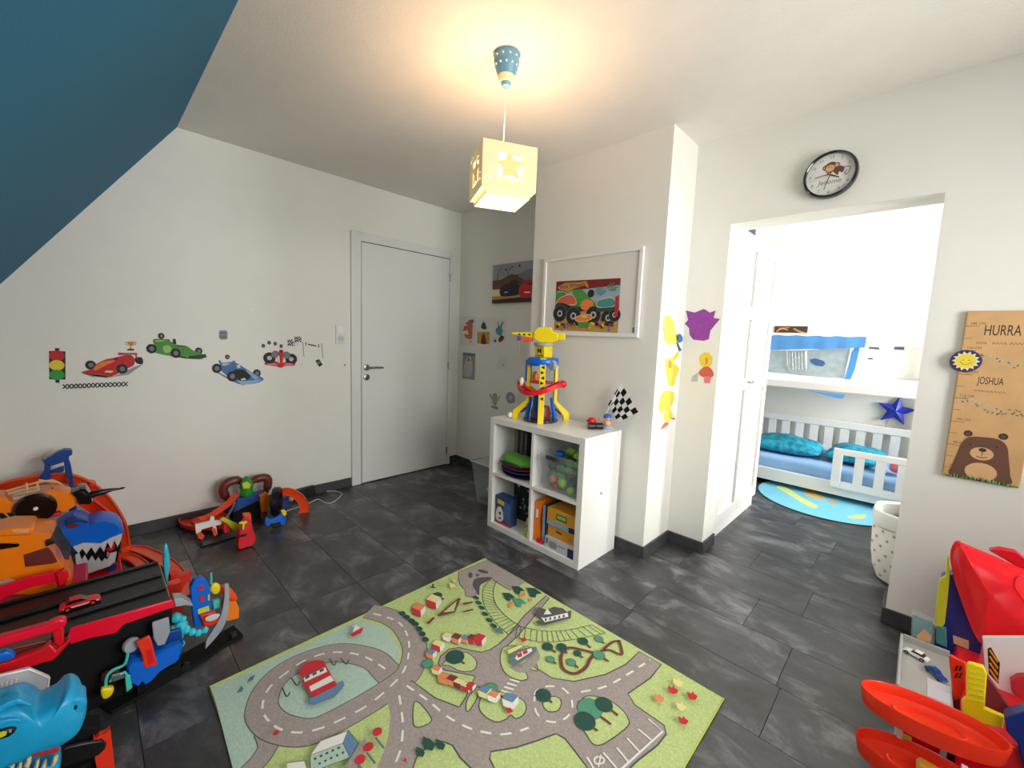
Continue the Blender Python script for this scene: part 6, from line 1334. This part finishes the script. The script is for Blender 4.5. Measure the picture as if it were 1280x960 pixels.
for pts, m_ in (([(248,733),(254,731),(255,737),(249,739)],'p_red'), ([(249,746),(255,744),(256,751),(250,753)],'p_red'), ([(260,744),(262,743),(262,750),(260,751)],'yellow'), ([(247,762),(261,757),(262,763),(248,768)],'lime_yellow')): slab('tower_window', pts, 1.3875, .002, m_, t, bevel=0)
puffx('yellow_flame', [(262,738),(264,731),(270,728),(276,732),(274,740),(268,743)], 1.375, .02, 'yellow', t, .3); puffx('orange_flame', [(274,733),(280,730),(290,736),(298,748),(290,752),(282,745),(276,742)], 1.36, .02, 'track_orange', t, .3)
slab('orange_block', [(278,762),(282,748),(293,747),(299,760),(299,773),(284,777)], 1.345, .04, 'orange', t); slab('orange_floor', [(250,770),(270,765),(275,778),(256,785)], 1.40, .03, 'red_orange', t)
slab('teal_box', [(266,752),(275,750),(276,760),(267,762)], 1.37, .02, 'aqua', t)
m = MB(); g1 = [bp(u, v, 'x', 1.405) for u, v in ((281,731),(280.5,750),(276,770),(268,785),(258,800))]; g2 = [bp(u, v, 'x', 1.405) for u, v in ((286,730),(286.5,752),(283,775),(274,792),(257,811))]
g1 = spline(g1, 4); g2 = spline(g2, 4); m.loft([[a, b, b+Vector((-.012,0,0)), a+Vector((-.012,0,0))] for a, b in zip(g1, g2)]); obj('grey_chute', m, 'toy_grey', t)
puffx('grey_tongue', [(255,774),(262,769),(275,767),(272,773),(262,777)], 1.415, .006, 'light_grey', t, .1); obj('teal_peg', MB().tube([bp(264,730,'x',1.37), bp(264,716,'x',1.37)], .004, 6), 'aqua', t)
obj('axle_wheel', MB().lathe(bp(232,833,'z',.02)+Vector((0,0,.0)), [(0,-.006),(.014,-.006),(.014,.006),(0,.006)], (1,0,0), 16), 'black', t)
for a, b in (((160,868),(.03)),((186,856),(.03)),((222,845),(.03)),((292,800),(.03))): obj('support_foot', MB().box(*(lambda p: (p.x-.012,p.x+.012,p.y-.01,p.y+.01,.0126,b))(bp(*a,'z',.0))), 'black', t, bevel=.002)
o = obj('ice_fin', MB().puff(spline([bp(u, v, 'x', 1.07) for u, v in ((205,685),(209,681),(212,692),(213,708),(211,722),(209,737),(206,725),(204,705))],2,True), (-.03,0,0), .3), 'cyan', None); c = bp(208,737,'x',1.07); c.z = 0
ob = obj('fin_base', MB().box(1.035,1.075,-2.37,-2.30,.0005,.16), 'red_orange', o, bevel=.004); ob.parent = o
setorigin(o, c); ob.matrix_parent_inverse = Matrix.Translation(-c); top(o, 'tall cyan ice fin on an orange holder behind the black hauler', 'toy part')

# ================================================================== GORILLA TRACK SET at the left wall
t = thing('gorilla_track_set', 'track set with brown arms, green head and black tyre by the left wall', 'track set', (.28, -1.85, 0))
gx = .13
for pts in ([(305,604),(296,600),(284,604),(279,612),(283,622),(292,628)], [(312,604),(320,599),(331,597),(335,601),(333,612),(327,624)]):
    obj('arm', MB().tube(spline([bp(u, v, 'x', gx) for u, v in pts], 4), [.022]*4+[.028]*12+[.020]*5, 12), 'brown', t)
hd = obj('head', MB().lathe(bp(308.5,621,'x',gx+.05), [(0,0),(.030,0),(.040,.018),(.036,.045),(.042,.075),(.036,.10),(.018,.128),(.004,.142),(0,.143)], (0,0,1), 18), 'green', t)
slab('muzzle', [(303,605),(309,602),(314,606),(312,611),(304,611)], gx+.10, .02, 'lime_yellow', hd)
slab('blue_body', [(292,641),(297,624),(316,619),(330,614),(331,620),(328,624),(314,630),(300,637)], gx+.09, .05, 'dark_blue', t); slab('black_body', [(292,643),(328,625),(333,640),(330,653),(300,656),(290,652)], gx+.06, .09, 'black_matt', t)
slab('orange_column', [(325,620),(334,616),(338,624),(334,640),(327,640)], gx+.12, .04, 'orange', t); slab('brown_leg', [(326,640),(334,640),(333,655),(326,654)], gx+.11, .04, 'brown', t)
# oval tray
tcx, tcy = .26, -2.07; 
pts = [bp(u, v, 'z', .045) for u, v in ((223,652),(227,645),(240,640),(258,638),(276,641),(287,648),(282,656),(262,660),(240,660),(228,657))]
pc = sum(pts, Vector())/len(pts); pr = spline(pts, 3, True)
obj('oval_tray', MB().loft([[Vector((pc.x+(p.x-pc.x)*s_, pc.y+(p.y-pc.y)*s_, z)) for p in pr] for s_, z in ((.02,.02),(.85,.02),(.98,.028),(1.0,.055),(.96,.055),(.90,.032),(.5,.028),(.45,.042),(.02,.045))]), 'red_orange', t)
obj('tray_stand', MB().lathe(Vector((pc.x,pc.y,0)), [(0,.0005),(.05,.0005),(.04,.02),(0,.0195)], seg=16), 'red_orange', t)
rmp = spline([bp(250,650,'x',.36), bp(264,645,'x',.34), bp(278,636,'x',.30), bp(288,628,'x',.26), bp(296,618,'x',.24)], 4)
obj('orange_ramp', MB().track(rmp, (0,0,1), .045, .010, .003), 'track_orange', t)
for dx in (0, .025): obj('silver_rail', MB().tube([bp(283,649,'x',.32+dx), bp(294,628,'x',.28+dx)], .007, 8), 'silver', t)
slab('white_beam', [(244,656),(262,652),(264,646),(268,646),(268,651),(278,651),(276,656),(270,657),(272,668),(268,668),(266,658),(252,662),(250,668),(245,667)], .42, .016, 'white_gloss', t, bevel=.001)
for pts in ([(246,668),(251,665),(256,670),(253,675),(248,673)], [(265,663),(269,660),(272,668),(268,671)]): slab('small_flame_car', pts, .43, .018, 'track_orange', t, bevel=.002)
slab('black_foot', [(243,668),(249,672),(254,680),(252,686),(247,682),(244,674)], .42, .02, 'black', t); obj('base_bar', MB().tube([bp(252,684,'z',.006), bp(295,671,'z',.006)], .005, 6), 'black_matt', t)
slab('lime_arm', [(275,650),(280,647),(290,652),(300,657),(298,664),(292,664),(284,655)], .46, .02, 'lime_yellow', t); slab('red_cabin', [(279,655),(287,654),(288,665),(281,667),(279,662)], .45, .03, 'red', t)
obj('tyre', (lambda c, ax: MB().lathe(c, [(.058,-.02),(.085,-.024),(.094,-.015),(.094,.015),(.085,.024),(.058,.02),(.058,-.02)], ax, 32))(Vector(bp(346,627,'x',.36)), Vector((.42,.91,0))), 'black', t)
cA = bp(360,633,'x',.30); arch = spline([bp(u, v, 'x', .30) for u, v in ((352,614),(360,614),(370,618),(378,626),(381,636),(377,645),(369,650),(360,651))], 4)
obj('orange_arch', MB().track(arch, [((cA-p).normalized()*.4+Vector((.9,0,0))) for p in arch], .058, .010, .003), 'track_orange', t)
slab('blue_coupler', [(331,651),(333,647),(340,650),(348,645),(353,640),(357,645),(357,655),(352,657),(350,653),(338,655),(336,658),(332,657)], .44, .02, 'blue', t); slab('yellow_clip', [(351,638),(356,637),(359,642),(356,646),(353,643)], .45, .012, 'yellow', t); slab('coupler_foot', [(338,655),(350,653),(352,663),(342,665)], .43, .02, 'black', t)
slab('blue_drum', [(352,625),(360,620),(363,630),(358,636),(352,636)], .20, .06, 'navy', t)
t = thing('red_boat_ramp', 'bright red boat-shaped toy ramp in front of the gorilla track set', 'toy part', (.56, -1.92, 0))
slab('chute', [(304,643),(314,642),(315,661),(306,660)], .50, .03, 'track_orange', t)
puffx('hull', [(297,662),(302,655),(305,650),(308,648),(313,650),(315,660),(318,667),(317,676),(313,682),(306,687),(297,687),(295,680),(296,672)], .565, .07, 'red', t, .08, 0, sm=False)
slab('slot', [(298,669),(309,667),(308,670),(300,672)], .602, .004, 'black', t, bevel=0); slab('yellow_tee', [(299,653),(309,651),(309,654),(306,655),(305,662),(303,662),(303,655),(299,655)], .604, .006, 'yellow', t, bevel=.0008)
# black adapter with white cable
t = thing('black_box', 'flat black plastic box leaning at the baseboard with a white cable', 'box', (.03, -1.40, 0))
obj('case', MB().prism([bp(u, v, 'x', .05) for u, v in ((371,613),(393,607),(396,619),(376,628))], (-.030,0,0)), 'black', t, bevel=.003)
obj('case_foot', MB().box(.022,.05,-1.50,-1.40,.0005,.03), 'black', t, bevel=.003)
obj('small_white_plug', MB().sphere(bp(364,624,'x',.14), .018, seg=12), 'white_gloss', t)
o = obj('white_cable', MB().tube(spline([bp(u, v, 'z', .004) for u, v in ((397,616),(408,614),(420,614),(427,617),(424,622),(416,628),(410,629),(404,627),(398,624),(390,627),(380,632),(366,636),(356,640))], 5), .0024, 6), 'white_gloss', None); setorigin(o, (.2,-1.3,0)); top(o, 'thin white cable looping on the floor left of the door', 'cable')

mat('warm_grey', (178,176,170), .45)
# ================================================================== RED RAMP GARAGE (right foreground)
t = thing('ramp_garage', 'red, blue and grey toy garage with oval ramps in the right foreground', 'toy garage', (3.5, -.75, 0))
def ov(name, c, rx_, ry_, z, m_, rot=0.0):
    loops = []
    for s_, zz in ((.02,.0),(.80,.0),(.97,.008),(1.02,.036),(1.045,.038),(1.06,.034),(1.0,-.012),(.5,-.02),(.02,-.02)):
        loops.append([(c[0]+rx_*s_*math.cos(a)*math.cos(rot)-ry_*s_*math.sin(a)*math.sin(rot), c[1]+rx_*s_*math.cos(a)*math.sin(rot)+ry_*s_*math.sin(a)*math.cos(rot), z+zz) for a in [2*PI*k/40 for k in range(40)]])
    r_ = obj(name, MB().loft(loops), m_, t)
    hub = obj('ramp_hub', MB().loft([[(c[0]+rx_*s_*math.cos(a)*math.cos(rot)-ry_*s_*math.sin(a)*math.sin(rot), c[1]+rx_*s_*math.cos(a)*math.sin(rot)+ry_*s_*math.sin(a)*math.cos(rot), z+zz) for a in [2*PI*k/32 for k in range(32)]] for s_, zz in ((.56,.0005),(.53,.009),(.49,.010),(.45,.002),(.02,.002))]), m_, r_)
    return r_
ov('oval_ramp', (3.402, -.940), .143, .066, .238, 'red_orange', .10); ov('oval_ramp', (3.402, -.925), .140, .068, .068, 'red_orange', .10)
for x, y in ((3.352,-.86),(3.47,-1.01)): obj('ramp_post', MB().box(x-.006,x+.006,y-.008,y+.008,.103,.2155), 'pale_grey', t, bevel=.001)
for x, y in ((3.35,-.93),(3.47,-.96)): obj('ramp_foot', MB().box(x-.015,x+.015,y-.015,y+.015,0,.0455), 'black', t, bevel=.002)
gz = .235
m = MB(); m.box(3.338,3.455,-.845,-.515,gz-.012,gz); m.box(3.330,3.338,-.845,-.515,gz-.03,gz+.022); m.box(3.338,3.455,-.515,-.507,gz-.03,gz+.02)
obj('grey_deck', m, 'warm_grey', t, bevel=.002)
obj('deck_step', MB().prism([(3.338,-.853,gz-.002),(3.338,-.846,gz-.002),(3.338,-.846,gz-.07),(3.338,-.853,gz-.07)], (.117,0,0)), 'toy_grey', t, bevel=.002)
obj('deck_marking', MB().box(3.40,3.45,-.80,-.70,gz+.0002,gz+.0012), 'pale_grey', t)
obj('lower_storey', MB().box(3.345,3.455,-.835,-.525,.0,gz-.0125), 'light_grey', t, bevel=.004); obj('red_panel', MB().box(3.36,3.44,-.8385,-.8355,.03,.15), 'red', t, bevel=.001)
obj('red_tower_block', MB().box(3.47,3.74,-.86,-.30,.0,.24), 'red', t, bevel=.008)
slaby('orange_wall', [(1186,822),(1188,819),(1207,829),(1208,862),(1203,872),(1192,878)], -.74, .012, 'red_orange', t)
for k in range(4): slaby('wall_slot', [(1196+(k%2)*5,832+9*(k//2)),(1198+(k%2)*5,833+9*(k//2)),(1195+(k%2)*5,839+9*(k//2)),(1193+(k%2)*5,838+9*(k//2))], -.741, .001, 'black', t, bevel=0)
yp = slaby('yellow_column', [(1208,832),(1211,829),(1230,834),(1234,843),(1231,886),(1256,897),(1254,911),(1228,905),(1203,893),(1202,877),(1208,872)], -.84, .016, 'yellow', t, bevel=.003)
for k in range(6): slaby('column_rung', [(1211,839+k*7),(1230,842+k*7),(1230,844+k*7),(1211,841+k*7)], -.844, .004, 'lime_yellow', yp, bevel=.001)
slaby('dark_red_wall', [(1232,842),(1262,884),(1272,898),(1255,897),(1231,886)], -.80, .02, 'p_dred', t)
slaby('navy_arm', [(1256,897),(1285,888),(1300,900),(1300,980),(1285,980),(1272,930),(1258,914)], -.90, .04, 'navy', t)
pad = slaby('white_pad', [(1228,796),(1300,796),(1300,890),(1262,885),(1246,868),(1232,842)], -.60, .012, 'white_gloss', t)
slaby('stripe_field', [(1234.5,811),(1238.5,809),(1250,829),(1248,855),(1236,842)], -.6005, .0004, 'black', pad, bevel=0)
for k in range(4): slaby('pad_stripe', [(1236,813+k*8),(1238,812+k*8),(1248,826+k*8),(1247,829+k*8)], -.6015, .0012, 'box_yellow', pad, bevel=0)
slaby('pink_handle', [(1264,852),(1272,847),(1300,845),(1300,885),(1280,876),(1265,868)], -.68, .03, 'p_red', t, bevel=.006)
bt = slaby('blue_tower', [(1177,722),(1200,715),(1226,770),(1228,806),(1222,834),(1186,822),(1170,808),(1176,770)], -.42, .05, 'navy', t)
slaby('tower_window', [(1191,794),(1211,801),(1211,812),(1192,804)], -.4215, .0012, 'p_tan', bt, bevel=0); slaby('teal_block', [(1170,782),(1183,786),(1184,810),(1170,804)], -.44, .015, 'p_teal', t)
slaby('lime_figure', [(1184,694),(1187,695),(1187,722),(1185,745),(1181,780),(1176,787),(1169,780),(1170,757),(1174,725),(1182,720)], -.435, .014, 'lime_yellow', t, bevel=.004); slaby('orange_tip', [(1169,781),(1176,787),(1175,791),(1168,785)], -.436, .012, 'p_orange', t)
cp = slaby('clear_card', [(1140,761),(1169,774),(1168,812),(1138,803)], -.503, .003, 'clear', t, bevel=0)
slaby('card_picture', [(1141,768),(1166,778),(1165,807),(1140,801)], -.499, .0008, 'p_teal', cp, bevel=0); slaby('card_picture', [(1145,795),(1155,786),(1164,795),(1163,803),(1148,800)], -.5045, .0008, 'p_tan', cp, bevel=0)
# big red shell: convex bowl shape with a raised rim
rim_ = [bp(u, v, 'y', y) for u, v, y in ((1188,693,-.46),(1192,680,-.46),(1198,676,-.46),(1206,680,-.46),(1240,694,-.46),(1270,708,-.46),(1310,730,-.46),(1330,790,-.50),(1310,812,-.52),(1262,806,-.52),(1240,808,-.52),(1226,803,-.52),(1215,785,-.50),(1202,750,-.48),(1192,720,-.47))]
rs = spline(rim_, 3, True); c_ = sum(rs, Vector())/len(rs); nv = Vector((-.12,-1,.25)).normalized()
loops = []
for s_, h_ in ((1.0,0),(1.02,.006),(.985,.010),(.95,.006),(.86,.020),(.66,.034),(.4,.042),(.02,.044)): loops.append([c_+(p-c_)*s_+nv*h_ for p in rs])
back = [[c_+(p-c_)*s_+nv*h_ for p in rs] for s_, h_ in ((.02,.036),(.6,.028),(.95,-.002))]
obj('red_shell', MB().loft(back+loops), 'bright_red', t, sub=1)
sg = spline([bp(u, v, 'y', -.53) for u, v in ((1288,760),(1276,745),(1268,732),(1272,720),(1284,722))], 4); obj('shell_ridge', MB().tube(sg, .003, 8), 'bright_red', t)
slaby('rear_fin', [(1236,688),(1250,686),(1270,690),(1300,712),(1300,735),(1270,708)], -.44, .03, 'red', t)
slaby('lime_block', [(1120,918),(1124,914),(1140,922),(1140,938),(1120,930)], -.84, .03, 'lime_yellow', t); slaby('yellow_block', [(1145,957),(1150,955),(1185,975),(1145,985)], -1.0, .03, 'box_yellow', t)
toy_car('white and black toy car on the grey garage deck', 'p_white', (3.372, -.600, gz+.0002), -.35+PI, 'black_gloss', 'silver', .066)
toy_car('small dark blue toy truck with green side on the grey garage deck', 'dark_blue', (3.420, -.672, gz+.0014), -.9, 'navy', 'p_green', .062, trim='p_green')
